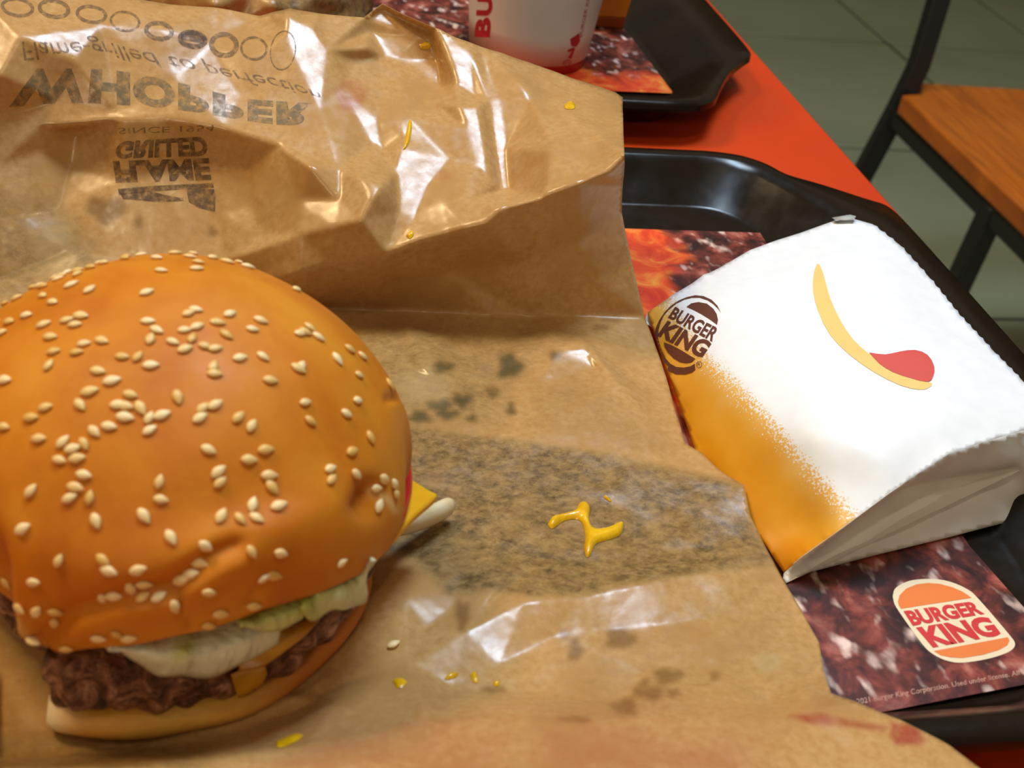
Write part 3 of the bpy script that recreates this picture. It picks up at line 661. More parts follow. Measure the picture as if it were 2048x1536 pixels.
# sesame seeds, each one a piece of the top bun
t = NT('sesame_seed'); oi = t.n('ShaderNodeObjectInfo').outputs['Random']
t.p(color=t.ramp(oi, [(0.0, rgba(214, 168, 84)), (0.35, rgba(228, 192, 122)), (1.0, rgba(240, 214, 160))]), rough=0.38, spec=0.4); M_SEED = t.m
def seed_mesh():
    n = 10; prof = [(-1, 0.06), (-0.86, 0.45), (-0.5, 0.86), (-0.1, 1.0), (0.3, 0.86), (0.68, 0.52), (0.94, 0.2), (1, 0.05)]
    v = []
    for x, r in prof:
        for k in range(n):
            a = 2*math.pi*k/n; v.append((x*0.00172, r*0.00108*math.cos(a), r*0.00062*math.sin(a)))
    f = [q for q in grid_faces(n, len(prof), True)] + [tuple(range(n))[::-1], tuple(range((len(prof)-1)*n, len(prof)*n))]
    me = bpy.data.meshes.new('sesame_seed'); me.from_pydata(v, [], f); me.update(); me.materials.append(M_SEED); me.shade_smooth(); return me
SEED = seed_mesh()
k = 450/1975
S5 = [(55,418,-25),(352,410,-20),(380,497,20),(466,553,10),(500,332,-20),(497,248,-15),(655,220,-15),(685,305,-30),(788,230,-5),(905,190,-5),(630,400,-25),(790,443,-35),(1097,170,0),(1375,165,5),(1540,125,0),(1668,156,8),(1740,203,10),(1727,260,0),(1868,164,0),(1415,277,5),(1290,466,-20),(237,668,-8),(388,748,-20),(590,710,-15),(712,672,5),(660,750,-5),(445,857,0),(15,822,-20),(740,917,-8),(895,890,15),(475,985,-12),(675,992,-8),(432,1105,-55),(1075,1030,5),(1210,1030,-50),(1325,1105,-3),(862,1155,10),(985,1240,-12),(45,1235,0),(790,1333,-15),(1145,1362,15),(705,1452,50),(405,1473,-15),(1040,1450,-5),(1100,1462,10),(1235,1480,60),(1560,1385,75),(1300,720,0),(1377,797,25),(1320,875,-70),(1518,900,20),(1620,797,-5),(1730,765,-20),(1685,870,-60),(1625,962,-20),(1655,650,-20),(1720,618,10),(1800,938,15),(1890,958,-10),(1905,730,8),(1870,1120,-70),(1885,1180,5),(1780,1480,-40),(1890,1450,-30)]
S6 = [(112,162,5),(240,200,15),(430,224,15),(845,443,10),(260,655,-20),(155,730,10),(530,712,20),(458,790,10),(230,838,35),(350,1040,-10),(550,1030,35),(870,828,5),(920,815,20),(960,775,38),(1035,858,35),(1200,1050,55),(1310,965,35),(1420,1025,40),(860,1135,30),(885,1110,-60),(1390,1190,25),(615,1237,10),(920,1430,-10),(1378,1412,0),(1660,1275,60)]
S7 = [(275,160,-5),(40,240,10),(345,343,-3),(555,370,-45),(640,430,-15),(740,390,60),(680,515,-10),(525,530,15),(830,280,45),(960,235,10),(1100,155,10),(1310,160,-60),(1425,135,-20),(1315,268,-30),(1755,160,-30),(740,660,12),(275,800,-50),(665,770,15),(615,862,-25),(790,860,-80),(1400,720,-75),(1415,875,12),(1265,1020,55),(845,1065,70),(205,1130,-30),(1500,1210,60),(520,1410,-65),(910,1410,45),(960,1500,20),(1215,1490,-15),(1800,1280,35),(1760,1430,20),(1830,440,25)]
S8 = [(160,630,-40),(175,725,-40),(335,155,-45),(450,230,-60),(575,440,-5),(430,528,5),(605,665,0),(630,770,50),(1140,605,-20),(1150,700,-50),(1365,655,45),(965,190,40),(1280,125,30),(1490,335,65),(1330,455,-20),(460,920,-75),(185,1020,-60),(350,1045,50),(495,1040,30),(690,930,-20),(450,1335,60),(705,1345,15),(1240,1425,-35),(1545,775,0),(1565,930,-70),(1610,695,40),(1700,740,60),(1715,830,60)]
S9 = [(37,425,50),(175,420,0),(190,568,-55),(105,555,40),(285,570,10),(280,625,90),(525,500,70),(585,490,0),(672,452,60),(740,428,0),(735,497,-30),(815,495,-30),(890,545,60),(1070,470,5),(1130,580,0),(1300,540,0),(1070,640,10),(1350,395,-30),(1400,385,10),(930,410,-15),(980,380,-10),(1020,325,0),(505,705,5),(600,685,30),(660,705,-5),(145,765,30),(340,758,0)]
seeds = [(x*k, 480+y*k, a) for x, y, a in S5] + [(400+x*k, 480+y*k, a) for x, y, a in S6] + [(x*k, 800+y*k, a) for x, y, a in S7] + [(400+x*k, 800+y*k, a) for x, y, a in S8] + [(x*0.3906, 1000+y*0.3906, a) for x, y, a in S9]
rs = random.Random(2)
for _ in range(40):                          # the far and left side of the dome, not seen from the photograph's place
    a = rs.uniform(0.35, 1.0)*math.pi; q = rs.uniform(0.55, 0.97)
    p = np.array([BX + BA*q*math.cos(a), BY + BA*q*math.sin(a), BZ + BH*math.sqrt(1-q*q)])
    seeds.append((p, None, rs.uniform(0, 180)))
def put_seed(parent, h, n, tdir, rnd, first=[None], name='sesame_seed'):
    n = Vector(n).normalized(); tdir = Vector(tdir); tdir = (tdir - n*tdir.dot(n)).normalized(); b = n.cross(tdir)
    o = bpy.data.objects.new(name, SEED); COL.objects.link(o)
    sc = rnd.uniform(0.9, 1.15); M_ = Matrix(((tdir.x*sc, b.x*sc, n.x*sc, 0), (tdir.y*sc, b.y*sc, n.y*sc, 0), (tdir.z*sc, b.z*sc, n.z*sc, 0), (0, 0, 0, 1)))
    p = Vector(h) + n*0.0004; M_.translation = p - (Vector(LOC[parent]) if parent else Vector((0, 0, 0)))
    if parent: o.parent = parent
    o.matrix_local = M_; return o
for sx, sy, a in seeds:
    if sy is None:
        pp = Vector(sx); hh = BT.find_nearest(pp); h, n = np.array(hh[0]), np.array(hh[1])
        if n[2] < 0: n = -n
        put_seed(bun, h, n, (math.cos(a), math.sin(a), 0.1), rs); continue
    h, n = cast(BT, sx, sy); tries = 0
    while h is None and tries < 8:           # a seed just outside the outline: move it onto the dome
        sx += (330-sx)*0.012; sy += (900-sy)*0.012; h, n = cast(BT, sx, sy); tries += 1
    if h is None: continue
    if (CAM-h) @ n < 0: n = -n
    ca, sa = math.cos(math.radians(a)), math.sin(math.radians(a))
    d = ray(sx+ca, sy+sa) - ray(sx, sy); d = d - n*(d @ n)
    rv = ray(sx, sy); d2 = d/np.linalg.norm(d)
    # direction within the surface that projects onto the seed's direction in the picture
    dep = RC @ (h-CAM); r1 = ray(sx+ca, sy+sa); tt = ((h-CAM) @ n)/(r1 @ n); d2 = CAM + r1*tt - h
    if np.linalg.norm(d2) > 0.002: d2 = d
    put_seed(bun, h, n, d2, rs)

# bottom bun, patty and filling
LX, LY = -0.0205, 0.2455
t = NT('pale_bun'); c = t.ramp(t.noise(50, 4), [(0.3, rgba(206, 142, 46)), (0.7, rgba(228, 174, 80))])
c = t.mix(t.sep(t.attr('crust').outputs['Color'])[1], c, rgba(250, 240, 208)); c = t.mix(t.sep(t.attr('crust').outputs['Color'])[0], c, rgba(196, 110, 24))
t.p(color=c, rough=0.6, sss=0.1, ssr=(0.005, 0.003, 0.001), sscale=0.5); t.bump(t.noise(160, 4), 0.25, 0.002); M_LOWBUN = t.m
t = NT('grilled_patty'); t.p(color=t.ramp(t.noise(170, 6, 0.7, 0.8), [(0.36, rgba(46, 20, 8)), (0.48, rgba(104, 56, 32)), (0.57, rgba(156, 98, 68)), (0.68, rgba(206, 150, 120))]), rough=0.38, spec=0.5); t.bump(t.noise(240, 5, 0.7), 0.7, 0.004); M_PATTY = t.m
def layer(name, cx, cy, prof, mat, rough=0.0, bite_d=0.0, seed=0, nu=160, wave=0.0, squash=1.0, edge_deg=244.0, freq=140):
    u = np.linspace(0, 2*math.pi, nu, endpoint=False)
    b = bite_d*(1/(1+np.exp(wrapdeg(u, edge_deg)/1.2)))*(1/(1+np.exp(-wrapdeg(u, 190)/4)))
    V = []
    for r, z in prof:
        for k in range(nu):
            q = Vector((math.cos(u[k])*r, math.sin(u[k])*r, z))*freq
            rr_ = r + rough*noise.noise(q + Vector((seed, 0, 0)))*min(1, r/0.03) + wave*math.sin(3*u[k]+seed)*0.5
            rr_ -= b[k]*min(1, (r/0.05)**2)
            V.append((cx + rr_*math.cos(u[k]), cy + rr_*math.sin(u[k])*squash, TZ + z/1.0 + rough*0.5*noise.noise(q*0.7 + Vector((0, seed, 5)))))
    F = [q for q in grid_faces(nu, len(prof), True)] + [tuple(range(nu))[::-1], tuple(range((len(prof)-1)*nu, len(prof)*nu))]
    return mk(name, V, F, mat, burger), u, np.array(V)
def lens(r, z0, z1, e, n=9):                 # rounded disc profile from the underside to the top
    pr_ = [(0.004, z0), (r*0.5, z0), (r-e, z0)]
    for i in range(1, n): a = -math.pi/2 + math.pi*i/n; pr_.append((r-e+e*math.cos(a), (z0+z1)/2 + (z1-z0)/2*math.sin(a)))
    return pr_ + [(r-e, z1), (r*0.5, z1), (0.004, z1)]
lb, u, LV = layer('bottom_bun', LX, LY, lens(0.0570, 0.0096, 0.0172, 0.0038), M_LOWBUN, 0.0010, 0.020, 3, freq=60)
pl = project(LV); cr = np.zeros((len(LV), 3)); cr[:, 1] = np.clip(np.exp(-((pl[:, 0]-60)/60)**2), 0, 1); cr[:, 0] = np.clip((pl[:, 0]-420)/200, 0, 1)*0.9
color_attr(lb, 'crust', cr)
layer('patty', LX+0.001, LY+0.001, lens(0.0566, 0.0168, 0.0310, 0.0045, 16), M_PATTY, 0.0030, 0.012, 5, nu=360, freq=210)
t = NT('white_lettuce'); w = t.sep(t.attr('leaf').outputs['Color'])
t.p(color=t.mix(w[0], t.ramp(t.noise(120, 4), [(0.3, rgba(204, 198, 170)), (0.7, rgba(226, 222, 202))]), t.ramp(t.noise(90, 4), [(0.3, rgba(148, 150, 34)), (0.7, rgba(190, 188, 92))])), rough=0.3, spec=0.5, sss=0.2, ssr=(0.004, 0.004, 0.002), sscale=0.5); t.bump(t.noise(260, 3, 0.5, 0.4, t.mapping((1, 1, 0.3))), 0.6, 0.003); M_LEAF = t.m
def leaf(name, top, bot, r_top, r_mid, r_bot, green, mat=None, thick=0.0013, nu=40, nv=12, wav=0.0008, seed=0):
    a = spline(top, nu); b = spline(bot, nu); V = []; G = []
    for j in range(nv):
        s = j/(nv-1); r = r_top*(1-s)**2 + 2*r_mid*s*(1-s) + r_bot*s*s
        for i in range(nu):
            q = a[i]*(1-s) + b[i]*s; p = Pcyl(q[0], q[1], LX, LY, r)
            p = p + np.array([noise.noise(Vector(p*130+seed)), noise.noise(Vector(p*130+3+seed)), noise.noise(Vector(p*130+9+seed))])*wav
            V.append(p); G.append(green(i/(nu-1), s))
    o = mk(name, V, grid_faces(nu, nv), mat or M_LEAF, burger); solid(o, thick, 1)
    color_attr(o, 'leaf', np.array(G)[:, None].repeat(3, 1)); return o
leaf('lettuce_leaf', [(205,1283),(300,1272),(400,1252),(500,1228),(590,1198)], [(232,1300),(292,1338),(360,1356),(450,1346),(552,1290)], 0.054, 0.066, 0.0605, lambda u, s: 0.85*math.exp(-((u-0.46)/0.06)**2 - ((s-0.4)/0.25)**2) + 0.25*max(0, u-0.6) + 0.22*(1-s))
leaf('lettuce_leaf', [(470,1235),(520,1218),(570,1200),(618,1180)], [(500,1252),(530,1262),(570,1258),(604,1236)], 0.059, 0.065, 0.0635, lambda u, s: 1.0 - 0.3*s, seed=4)
leaf('lettuce_leaf', [(596,1192),(640,1168),(690,1138),(735,1100)], [(612,1224),(636,1238),(660,1228),(705,1212),(730,1192),(737,1140)], 0.060, 0.067, 0.066, lambda u, s: 1.0 - 0.8*s*u - 0.15*u, wav=0.0022, seed=7)
leaf('lettuce_leaf', [(700,1122),(728,1096),(750,1070),(764,1056)], [(722,1150),(738,1132),(748,1102),(766,1072)], 0.0595, 0.0635, 0.063, lambda u, s: 0.4, wav=0.0014, seed=9, thick=0.0009)
# sauce between lettuce and bottom bun
t = NT('yellow_sauce'); t.p(color=t.ramp(t.noise(140, 3), [(0.3, rgba(168, 104, 10)), (0.7, rgba(206, 148, 30))]), rough=0.2, spec=0.6); M_SAUCE = t.m
leaf('sauce', [(485,1292),(540,1268),(590,1250),(640,1226)], [(482,1345),(530,1334),(590,1290),(636,1244)], 0.056, 0.0585, 0.0590, lambda u, s: 0, M_SAUCE, 0.0006, wav=0.0006, seed=2)
leaf('sauce', [(462,1352),(490,1338),(515,1325),(530,1318)], [(478,1396),(496,1392),(520,1376),(534,1350)], 0.0585, 0.0590, 0.0588, lambda u, s: 0, M_SAUCE, 0.0005, nu=16, nv=8, wav=0.0003, seed=3)
# tomato slice
t = NT('tomato_flesh'); rad = t.sep(t.attr('leaf').outputs['Color'])[0]
t.p(color=t.mix(t.step(rad, 0.9, 0.95), t.ramp(t.noise(110, 3), [(0.35, rgba(222, 120, 62)), (0.6, rgba(232, 110, 84)), (0.75, rgba(230, 160, 70))]), rgba(190, 26, 18)), rough=0.2, spec=0.6, sss=0.15, ssr=(0.006, 0.002, 0.001), sscale=0.4); M_TOM = t.m
tp1, tp2, tp3 = P(824, 925, 41), P(824, 975, 41), P(800, 1035, 41)
tcx, tcy, tr = BX+0.0158, BY+0.008, 0.0466
prof = lens(tr, 0.0360, 0.0410, 0.0012)
o, u, tv = layer('tomato_slice', tcx, tcy, prof, M_TOM, 0.0004, 0, 1)
rd = np.hypot(tv[:, 0]-tcx, tv[:, 1]-tcy)/tr; color_attr(o, 'leaf', rd[:, None].repeat(3, 1))
# cheese corners
t = NT('yellow_cheese'); t.p(color=t.ramp(t.noise(60, 3), [(0.3, rgba(236, 166, 6)), (0.7, rgba(244, 180, 14))]), rough=0.35, spec=0.4, sss=0.2, ssr=(0.006, 0.004, 0.001), sscale=0.5); M_CHEESE = t.m
def cheese(corner, ctr, z, side, rot_off=0.0):
    d = ctr[:2] - corner[:2]; d /= np.linalg.norm(d); a = math.atan2(d[1], d[0]) + rot_off
    e1 = np.array([math.cos(a+math.pi/4), math.sin(a+math.pi/4)]); e2 = np.array([math.cos(a-math.pi/4), math.sin(a-math.pi/4)]); n = 10; V = []
    for zz in (z, z+0.0026):
        for j in range(n):
            for i in range(n):
                q = corner[:2] + e1*side*i/(n-1) + e2*side*j/(n-1); dr = -0.004*math.exp(-((i+j)/4.0)**2)
                V.append((q[0], q[1], TZ + zz + dr))
    F = [q[::-1] for q in grid_faces(n, n)] + [tuple(n*n+k for k in q) for q in grid_faces(n, n)]
    rim = [i for i in range(n)] + [n*(j+1)-1 for j in range(1, n)] + [n*n-1-i for i in range(1, n)] + [n*(n-1-j) for j in range(1, n-1)]
    for i in range(len(rim)):
        p, q = rim[i], rim[(i+1) % len(rim)]; F.append((p, q, q+n*n, p+n*n))
    o = mk('cheese_slice', V, F, M_CHEESE, burger); bm = bmesh.new(); bm.from_mesh(o.data); bmesh.ops.recalc_face_normals(bm, faces=bm.faces[:]); bm.to_mesh(o.data); bm.free(); return bevel(o, 0.0006)
cheese(P(874, 1002, 29.5), np.array([LX, LY]), 0.0335, 0.026, 0.15)
cheese(P(812, 838, 33.0), np.array([LX, LY]), 0.0340, 0.020, -0.3)
# onion strip
t = NT('raw_onion'); t.p(color=t.ramp(t.noise(150, 3), [(0.3, rgba(214, 196, 148)), (0.7, rgba(230, 218, 184))]), rough=0.18, spec=0.6, sss=0.3, ssr=(0.006, 0.005, 0.003), sscale=0.5); M_ONION = t.m
pp = spline([P(738, 1072, 25), P(775, 1056, 22), P(815, 1047, 18.5), P(860, 1032, 16), P(903, 1010, 14.5)], 22)
v, f = tube(pp, [0.0018]*2 + [0.0024]*18 + [0.0023, 0.0016], [0.0024]*2 + [0.0034]*18 + [0.0032, 0.0022], 14); mk('onion_strip', v, f, M_ONION, burger)
# a loose seed on the wrapper
def loose(px_, py_, ang, lab):
    h, n = cast(WT, px_, py_)
    if n[2] < 0: n = -n
    o = put_seed(None, h + n*0.0004, n, (math.cos(ang), math.sin(ang), 0), rs); tag(o, lab, 'seed'); return o
loose(788, 1292, 0.4, 'single loose sesame seed on the wrapper right of the bottom bun')

# ------------------------------------------------------------------ fries bag
t = NT('printed_bag_paper'); gd = t.sep(t.attr('gold').outputs['Color'])
spn = t.noise(1250, 3, 0.7); edge = t.math('ADD', gd[0], t.math('MULTIPLY', t.math('SUBTRACT', spn, 0.5), t.math('ADD', 0.75, t.math('MULTIPLY', gd[1], 1.6))))
fm = t.step(edge, 0.47, 0.53)
gold = t.ramp(t.math('ADD', t.math('MULTIPLY', gd[2], 0.6), t.math('MULTIPLY', t.noise(60, 4), 0.4)), [(0.15, rgba(232, 190, 110)), (0.4, rgba(228, 164, 50)), (0.62, rgba(222, 146, 16)), (0.9, rgba(206, 120, 8))])
white = t.ramp(t.noise(160, 3), [(0.3, rgba(234, 236, 240)), (0.7, rgba(240, 242, 245))])
t.p(color=t.mix(fm, white, gold), rough=0.45, spec=0.35); t.bump(t.noise(60, 3, 0.5), 0.12, 0.002)
t.translucent(rgba(226, 226, 226), 0.06); M_BAG = t.m
M_BAGIN = plain('plain_white_paper', (226, 222, 214), 0.6)
farE = [(1295,625,8),(1345,590,14),(1385,566,17),(1408,549,19.5),(1418,546,19),(1438,536,20),(1500,500,23),(1555,480,24.5),(1600,466,25.5),(1650,448,27),(1690,434,28.5),(1708,438,30)]
rgtE = [(1745,448,32),(1800,490,34),(1860,556,35.5),(1920,630,36.5),(1990,705,37.5),(2048,764,38),(2120,835,38)]
frtE = [(2048,860,37),(1975,882,37.5),(1900,906,38),(1830,952,35),(1780,986,32),(1680,1060,23.5),(1600,1117,13),(1568,1146,6.8)]
lftE = [(1530,1090,7.4),(1450,1000,8),(1390,900,8),(1345,770,8),(1315,690,8)]
BB = farE + rgtE + frtE + lftE
serr = []
for a, b in zip(rgtE[:-1], rgtE[1:]):
    n = int(np.hypot(b[0]-a[0], b[1]-a[1])/9)
    for i in range(n):
        q = [a[m_] + (b[m_]-a[m_])*i/n for m_ in range(3)]; z_ = 2.2 if i % 2 else -1.2; serr.append((q[0]+z_*0.75, q[1]-z_*0.66, q[2]))
serr.append(rgtE[-1])
BB = farE + serr + frtE + lftE
goldl = [(1343,602,14.5),(1368,655,19),(1420,722,25),(1470,765,28.5),(1560,862,31),(1640,958,28.5),(1715,1036,23)]
BI = [(1480,640,31),(1560,580,32),(1660,520,34),(1760,520,36.5),(1560,720,36),(1680,640,38),(1800,640,39.5),(1700,760,40.5),(1850,760,41),(1950,780,40.5),(1980,820,39.5),(1640,860,38),(1760,900,39),(1880,850,40.5),(1420,600,26),(1450,560,26.5),(1405,800,17),(1480,900,18.5),(1560,990,18),(1620,1060,15),(1400,690,22.5),(1340,650,13.5),(1368,730,14),(1500,960,14.5)]
bpx, bX, bT = sheet(BB, [p for p in goldl if p[:2] not in [q[:2] for q in BB]] + BI, [], 8.0, 30)
bN = vnormals(bX, bT); bX = bX + bN*(np.array([noise.noise(Vector(p*45))*0.0006 for p in bX])*np.clip(segdist([q[:2] for q in BB], bpx, True)/25, 0, 1))[:, None]
bagloc = (0.205, 0.33, TZ+0.006)
bag = root('fries_bag', bagloc, 'white paper fries bag with a golden printed edge lying at the right of the tray', 'paper bag')
fp = mk('front_panel', bX, bT, M_BAG, bag); solid(fp, 0.00016)
gl = [(p[0], p[1]) for p in goldl]; gpoly = gl + [(1740,1080),(1560,1300),(1200,1000),(1200,600),(1290,560),(1330,590)]
dg = segdist(gl, bpx); sg = np.where(inside(gpoly, bpx), dg, -dg)
gv = np.zeros((len(bpx), 3)); gv[:, 0] = np.clip(0.5 + sg/130, 0, 1); gv[:, 1] = np.exp(-((sg-25)/30)**2)*0.5 + 0.25*np.array([max(0, noise.noise(Vector((p[0]/60, p[1]/60, 3)))) for p in bpx]); gv[:, 2] = np.clip(sg/170, 0, 1)
color_attr(fp, 'gold', gv)
FT = bvh(bX, bT)
# side gusset facing the camera
gt = frtE
gm = [(2048,957,20),(1960,972,20),(1880,985,19.5),(1796,1000,19),(1757,1005,19.5),(1700,1050,17),(1620,1112,11.5)]
gb = [(2046,1004,9),(2031,1040,6.4),(1960,1058,6.2),(1900,1074,6.2),(1830,1091,6),(1760,1108,6),(1690,1126,6),(1641,1139,6.2),(1622,1143,6.8),(1572,1166,5.8)]
GB = gt + [(1566,1156,5.9)] + gb[::-1] + [(2060,960,20)]
gpx, gX, gT = sheet(GB, gm, [gm], 9.0, 2)
gN = vnormals(gX, gT)
rec = np.exp(-(segdist([p[:2] for p in gm], gpx)/22)**2)*np.clip(segdist([q[:2] for q in GB], gpx, True)/30, 0, 1)*np.clip((gpx[:, 0]-1640)/80, 0, 1)
gX = gX + np.array([0, 1, 0])*(0.004*rec)[:, None] + gN*(np.array([noise.noise(Vector(p*60))*0.0008 for p in gX])*np.clip(segdist([q[:2] for q in GB], gpx, True)/18, 0, 1))[:, None]
go = mk('side_gusset', gX, gT, M_BAGIN, bag); solid(go, 0.00016)
# far side, mouth and underside close the bag
loop = [np.array(P(*p)) for p in farE] + [np.array(P(*p)) for p in rgtE]
lowl = []
for p in loop:
    q = p.copy(); q[1] -= 0.004; q[0] -= 0.002; q[2] = TZ + (0.0062 if p[0] < 0.236 else 0.0062 + 0.0180*min(1, (p[0]-0.236)/0.022)); q[2] = min(q[2], p[2]-0.001); lowl.append(q)
n = len(loop); mk('far_gusset', loop + lowl, [(i, i+n, i+n+1, i+1) for i in range(n-1)], M_BAGIN, bag)
und = [np.array(P(*p)) for p in gb[::-1]] + [np.array(P(1540, 1100, 6.2)), np.array(P(1400, 900, 6.2)), np.array(P(1310, 660, 6.2))] + lowl
cen = np.mean(und, 0); n = len(und); mk('back_panel', und + [cen], [(i, n, (i+1) % n) for i in range(n)], M_BAGIN, bag)
# folded tab at the torn corner
tv = [P(1664, 436, 29), P(1700, 430, 31), P(1712, 433, 32), P(1708, 440, 32), P(1688, 441, 31), P(1670, 440, 30)]
solid(mk('torn_tab', tv, [tuple(range(6))], plain('grey_torn_paper', (176, 176, 172), 0.6), bag), 0.0002)
# print on the bag
M_FRY = plain('fry_print', (240, 204, 122), 0.5); M_KET = plain('ketchup_print', (214, 84, 74), 0.5); M_BRN = ink('brown_print', (96, 48, 30), 0.86, 1.0, 1500)
decal('printed_fry', *poly([(1634,528),(1641,533),(1650,560),(1660,596),(1680,640),(1705,678),(1738,708),(1788,738),(1836,760),(1864,767),(1856,777),(1838,780),(1800,771),(1750,746),(1700,711),(1660,670),(1636,622),(1626,580),(1628,545)], smooth=2), M_FRY, fp, FT, L=14)
decal('printed_ketchup', *poly([(1738,706),(1770,710),(1800,704),(1830,701),(1855,711),(1868,734),(1866,754),(1855,765),(1820,757),(1785,745),(1758,728)], smooth=2), M_KET, fp, FT, L=14, lift=0.00025)
S = 200/1536; ox, oy = 1280, 570
arc = [(1245,430),(1190,320),(1100,230),(980,175),(850,160),(720,190),(600,240),(480,320),(380,420),(300,540),(245,660),(228,760),(240,850),(270,980),(310,1100),(350,1250),(450,1330),(560,1375),(700,1378),(800,1350),(855,1305),(845,1210),(780,1250),(680,1270),(560,1260),(470,1210),(400,1130),(340,1020),(300,900),(280,800),(290,690),(320,580),(370,470),(450,380),(560,290),(680,230),(800,200),(920,200),(1040,240),(1130,300),(1200,370)]
lm = decal('emblem', *lg(arc), M_BRN, fp, FT, L=8)
decal('emblem_bun_top', *lg([(715,340),(790,285),(900,265),(1030,290),(1130,370),(1180,450),(1200,540),(1185,615),(1070,530),(950,455),(830,390)]), M_BRN, lm, FT, L=8)
decal('emblem_bun_bottom', *lg([(370,880),(480,920),(650,1010),(760,1080),(855,1135),(800,1190),(720,1205),(620,1190),(520,1130),(430,1040),(380,950)]), M_BRN, lm, FT, L=8)
v, f = text_mesh('BURGER', 0.03)
decal('lettering', quadmap(v, *[np.array(p)*S+[ox, oy] for p in ((545,335),(1235,680),(430,505),(1110,880))]), f, M_BRN, lm, FT, L=8)
v, f = text_mesh('KING', 0.045)
decal('lettering', quadmap(v, *[np.array(p)*S+[ox, oy] for p in ((430,545),(1120,890),(260,785),(950,1130))]), f, M_BRN, lm, FT, L=8)
decal('registered_mark', *ring_poly(1280+912*S, 570+1225*S, 6, 6.6, 1.0, 24), M_BRN, lm, FT, L=8)
v, f = text_mesh('R'); decal('registered_mark', quadmap(v, (1396.5,661.5+64), (1402,661.5+66), (1395,731), (1400.5,733)), f, M_BRN, lm, FT, L=8)

# ------------------------------------------------------------------ cup on the second tray
t = NT('white_cup_paper'); t.p(color=t.ramp(t.noise(40, 3), [(0.3, rgba(226, 228, 228)), (0.7, rgba(234, 236, 236))]), rough=0.4, spec=0.4); M_CUP = t.m
ccx, ccy, cz0 = 0.160, 0.652, TZ+0.0056
cup = root('paper_cup', (ccx, ccy, cz0), 'white paper drink cup with red lettering standing on the second tray', 'cup')
def lathe(prof, n=72): 
    V = [(ccx + r*math.cos(2*math.pi*k/n), ccy + r*math.sin(2*math.pi*k/n), cz0+z) for r, z in prof for k in range(n)]
    return V, [q for q in grid_faces(n, len(prof), True)]
R0, R1, CH = 0.0330, 0.0465, 0.125
def cr(z): return R0 + (R1-R0)*z/CH
v, f = lathe([(R0-0.001, 0.006), (cr(0.0055), 0.0055), (cr(0.02), 0.02), (cr(0.06), 0.06), (cr(0.10), 0.10), (cr(CH), CH), (cr(CH)+0.0016, CH+0.001), (cr(CH)+0.0012, CH+0.003), (cr(CH)-0.0010, CH+0.002), (cr(0.1)-0.001, 0.1), (R0-0.0006, 0.008)])
cb = mk('cup_body', v, f, M_CUP, cup); CUPT = bvh(np.array(v), np.array([t_ for q in f for t_ in ((q[0], q[1], q[2]), (q[0], q[2], q[3]))]))
v, f = lathe([(R0-0.004, 0.004), (R0-0.002, 0), (R0-0.0003, 0), (R0+0.0002, 0.0058)]); mk('cup_base', v, f, plain('red_cup_base', (186, 30, 34), 0.45), cup)
v, f = lathe([(0.0005, CH+0.005), (R1-0.006, CH+0.005), (R1-0.002, CH+0.0065), (R1+0.0025, CH+0.004), (R1+0.0025, CH-0.002), (R1+0.0012, CH-0.002)]); mk('cup_lid', v, f, plain('white_lid', (228, 228, 226), 0.3), cup)
M_CUPRED = plain('red_cup_print', (190, 34, 52), 0.45)
for s_, y0, y1 in (('B', 74, 34), ('U', 31, -8), ('R', -12, -50)):   # runs up the cup; only the first letters are in the frame
    v, f = text_mesh(s_, 0.05); x0 = 949 + (74-y0)*0.08; x1 = 949 + (74-y1)*0.08
    decal('lettering', quadmap(v, (x0, y0), (x1, y1), (x0+31, y0+1), (x1+31, y1+1)), f, M_CUPRED, cb, CUPT, L=10)
v, f = text_mesh('BURGER KING'); decal('small_print', quadmap(v, (1157,74), (1178,-24), (1163,75), (1184,-23)), f, M_CUPRED, cb, CUPT, L=10)
for q in (ring_poly(1134, 130, 9, 11, 2, 24, 0.3), ring_poly(1134, 130, 4.5, 6, 1.5, 20, 0.3), poly([(1136,116),(1146,96),(1150,98),(1142,118)]), poly([(1134,100),(1148,94),(1150,99),(1136,105)]), poly([(1140,78),(1158,66),(1160,82),(1152,94),(1142,92)])):
    decal('printed_symbol', *q, M_CUPRED, cb, CUPT, L=10)

# ------------------------------------------------------------------ orange carton behind the cup
car = root('paper_carton', (0.221, 0.712, TZ+0.0054), 'small orange paper carton beside the white cup', 'carton')
t = NT('orange_carton'); t.p(color=t.ramp(t.noise(70, 3), [(0.3, rgba(226, 128, 22)), (0.7, rgba(238, 148, 34))]), rough=0.5); M_CAR = t.m
def carton(name, z0, z1, w0, w1, d0, d1, mat):
    V = []
    for z, w, d in ((z0, w0, d0), (z1, w1, d1)):
        V += [(0.221-w, 0.712-d, TZ+z), (0.221+w*0.6, 0.712-d*0.9, TZ+z), (0.221+w*0.6, 0.712+d, TZ+z), (0.221-w, 0.712+d, TZ+z)]
    return bevel(mk(name, V, [(3,2,1,0),(4,5,6,7),(0,1,5,4),(1,2,6,5),(2,3,7,6),(3,0,4,7)], mat, car, smooth=False), 0.0006)
carton('carton_base', 0.0054, 0.012, 0.0150, 0.0158, 0.010, 0.0105, plain('rust_band', (172, 74, 18), 0.5))
carton('carton_body', 0.0121, 0.060, 0.0158, 0.0225, 0.0105, 0.016, M_CAR)

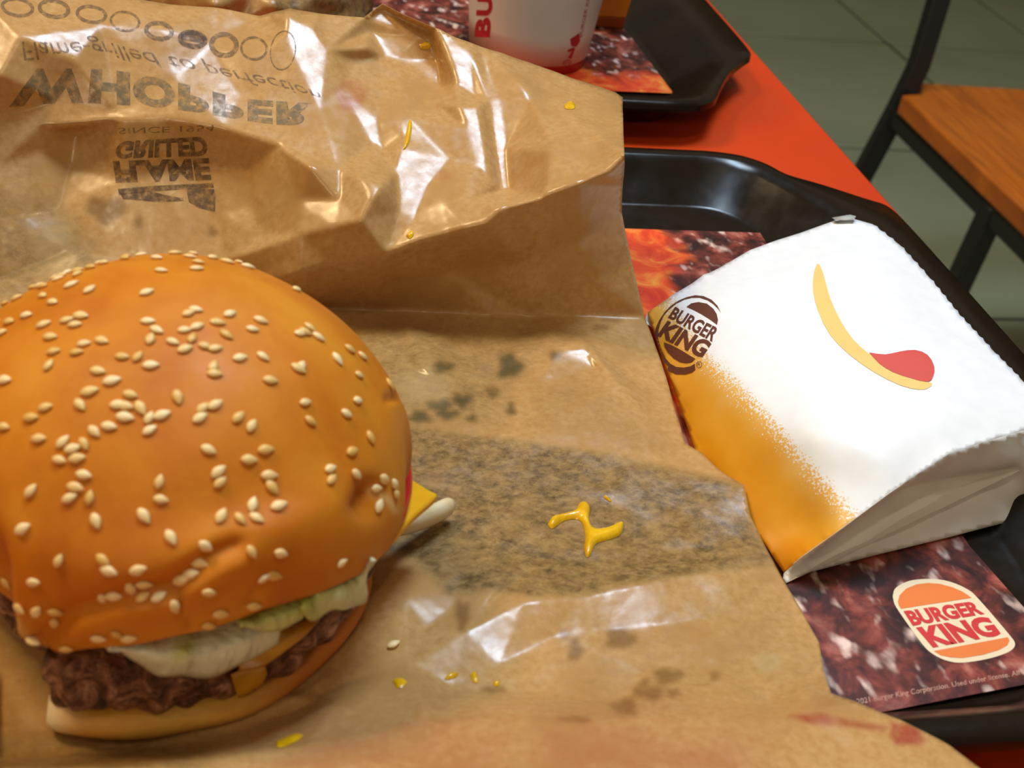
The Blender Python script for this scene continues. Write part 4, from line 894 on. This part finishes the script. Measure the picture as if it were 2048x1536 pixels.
# ------------------------------------------------------------------ crumpled wrapper far left on the second tray
cw_b = [(300,-60,30),(300,30,8),(420,60,7),(540,75,7),(700,70,7),(745,20,8),(752,-40,24),(640,-90,34),(450,-100,36)]
cw_i = [(420,-20,34),(430,15,30),(500,-20,30),(545,10,26),(560,-30,31),(640,-10,27),(640,40,14),(700,-20,26),(700,20,16),(480,40,16),(380,20,20),(600,20,22)]
c_px, c_X, c_T = sheet(cw_b, cw_i, [], 8, 1)
c_X = c_X + vnormals(c_X, c_T)*np.array([noise.noise(Vector(p*90))*0.002 for p in c_X])[:, None]
cw = mk('crumpled_wrapper', c_X, c_T, M_KRAFT); solid(cw, 0.00015)
sm = np.zeros((len(c_px), 3)); sm[:, 0] = np.where(c_px[:, 0] > 545, 1.0, 0.1); color_attr(cw, 'stain', sm); color_attr(cw, 'tone', np.zeros((len(c_px), 3)))
tag(cw, 'second crumpled brown wrapper on the far tray, left of the cup', 'wrapper')

# ------------------------------------------------------------------ chair
ch = root('dining_chair', (1.06, 1.24, 0), 'wooden seat dining chair on a black metal frame beside the table', 'chair')
SZ = TZ - 0.30
def rbox(name, x0, x1, y0, y1, z0, z1, mat, b=0.004):
    v, f = box(x0, x1, y0, y1, z0, z1); return bevel(mk(name, v, f, mat, ch, smooth=False), b)
# seat with a notch for the back posts
so = [(0.853, 1.035), (1.267, 1.035), (1.267, 1.40), (1.232, 1.405), (1.228, 1.447), (0.895, 1.447), (0.888, 1.408), (0.853, 1.400)]
n = len(so); v = [(x, y, SZ) for x, y in so] + [(x, y, SZ-0.026) for x, y in so]
bevel(mk('seat', v, [tuple(range(n))[::1], tuple(range(n, 2*n))[::-1]] + [(i, n+i, n+(i+1) % n, (i+1) % n) for i in range(n)], M_WOOD, ch, smooth=False), 0.003)
for s_, xs in ((1, 0.868), (-1, 1.252)):
    top = np.array([xs + 0.055*s_ - 0.0*s_, 1.52, SZ+0.42]); k1 = np.array([xs + 0.012*s_, 1.428, SZ+0.03]); k0 = np.array([xs, 1.424, SZ-0.03]); ft = np.array([xs - 0.075*s_, 1.44, 0.002])
    v, f = tube([ft, k0, k1, k1+(top-k1)*0.5, top], 0.0125, 0.0125, 4, up=(0.2, 1, 0), square=True); bevel(mk('back_post', v, f, M_METAL, ch, smooth=False), 0.003)
    v, f = tube([np.array([xs - 0.032*s_, 1.15, 0.002]), np.array([xs - 0.002*s_, 1.152, SZ-0.03])], 0.0125, 0.0125, 4, up=(0, 1, 0), square=True); bevel(mk('leg', v, f, M_METAL, ch, smooth=False), 0.003)
    rbox('side_rail', xs-0.0125, xs+0.0125, 1.04, 1.42, SZ-0.052, SZ-0.027, M_METAL)
rbox('front_rail', 0.882, 1.238, 1.140, 1.165, SZ-0.052, SZ-0.027, M_METAL)
rbox('rear_rail', 0.882, 1.238, 1.400, 1.425, SZ-0.052, SZ-0.027, M_METAL)
v, f = box(0.90, 1.22, 1.505, 1.520, SZ+0.27, SZ+0.42); bevel(mk('backrest', v, f, M_WOOD, ch, smooth=False), 0.004)
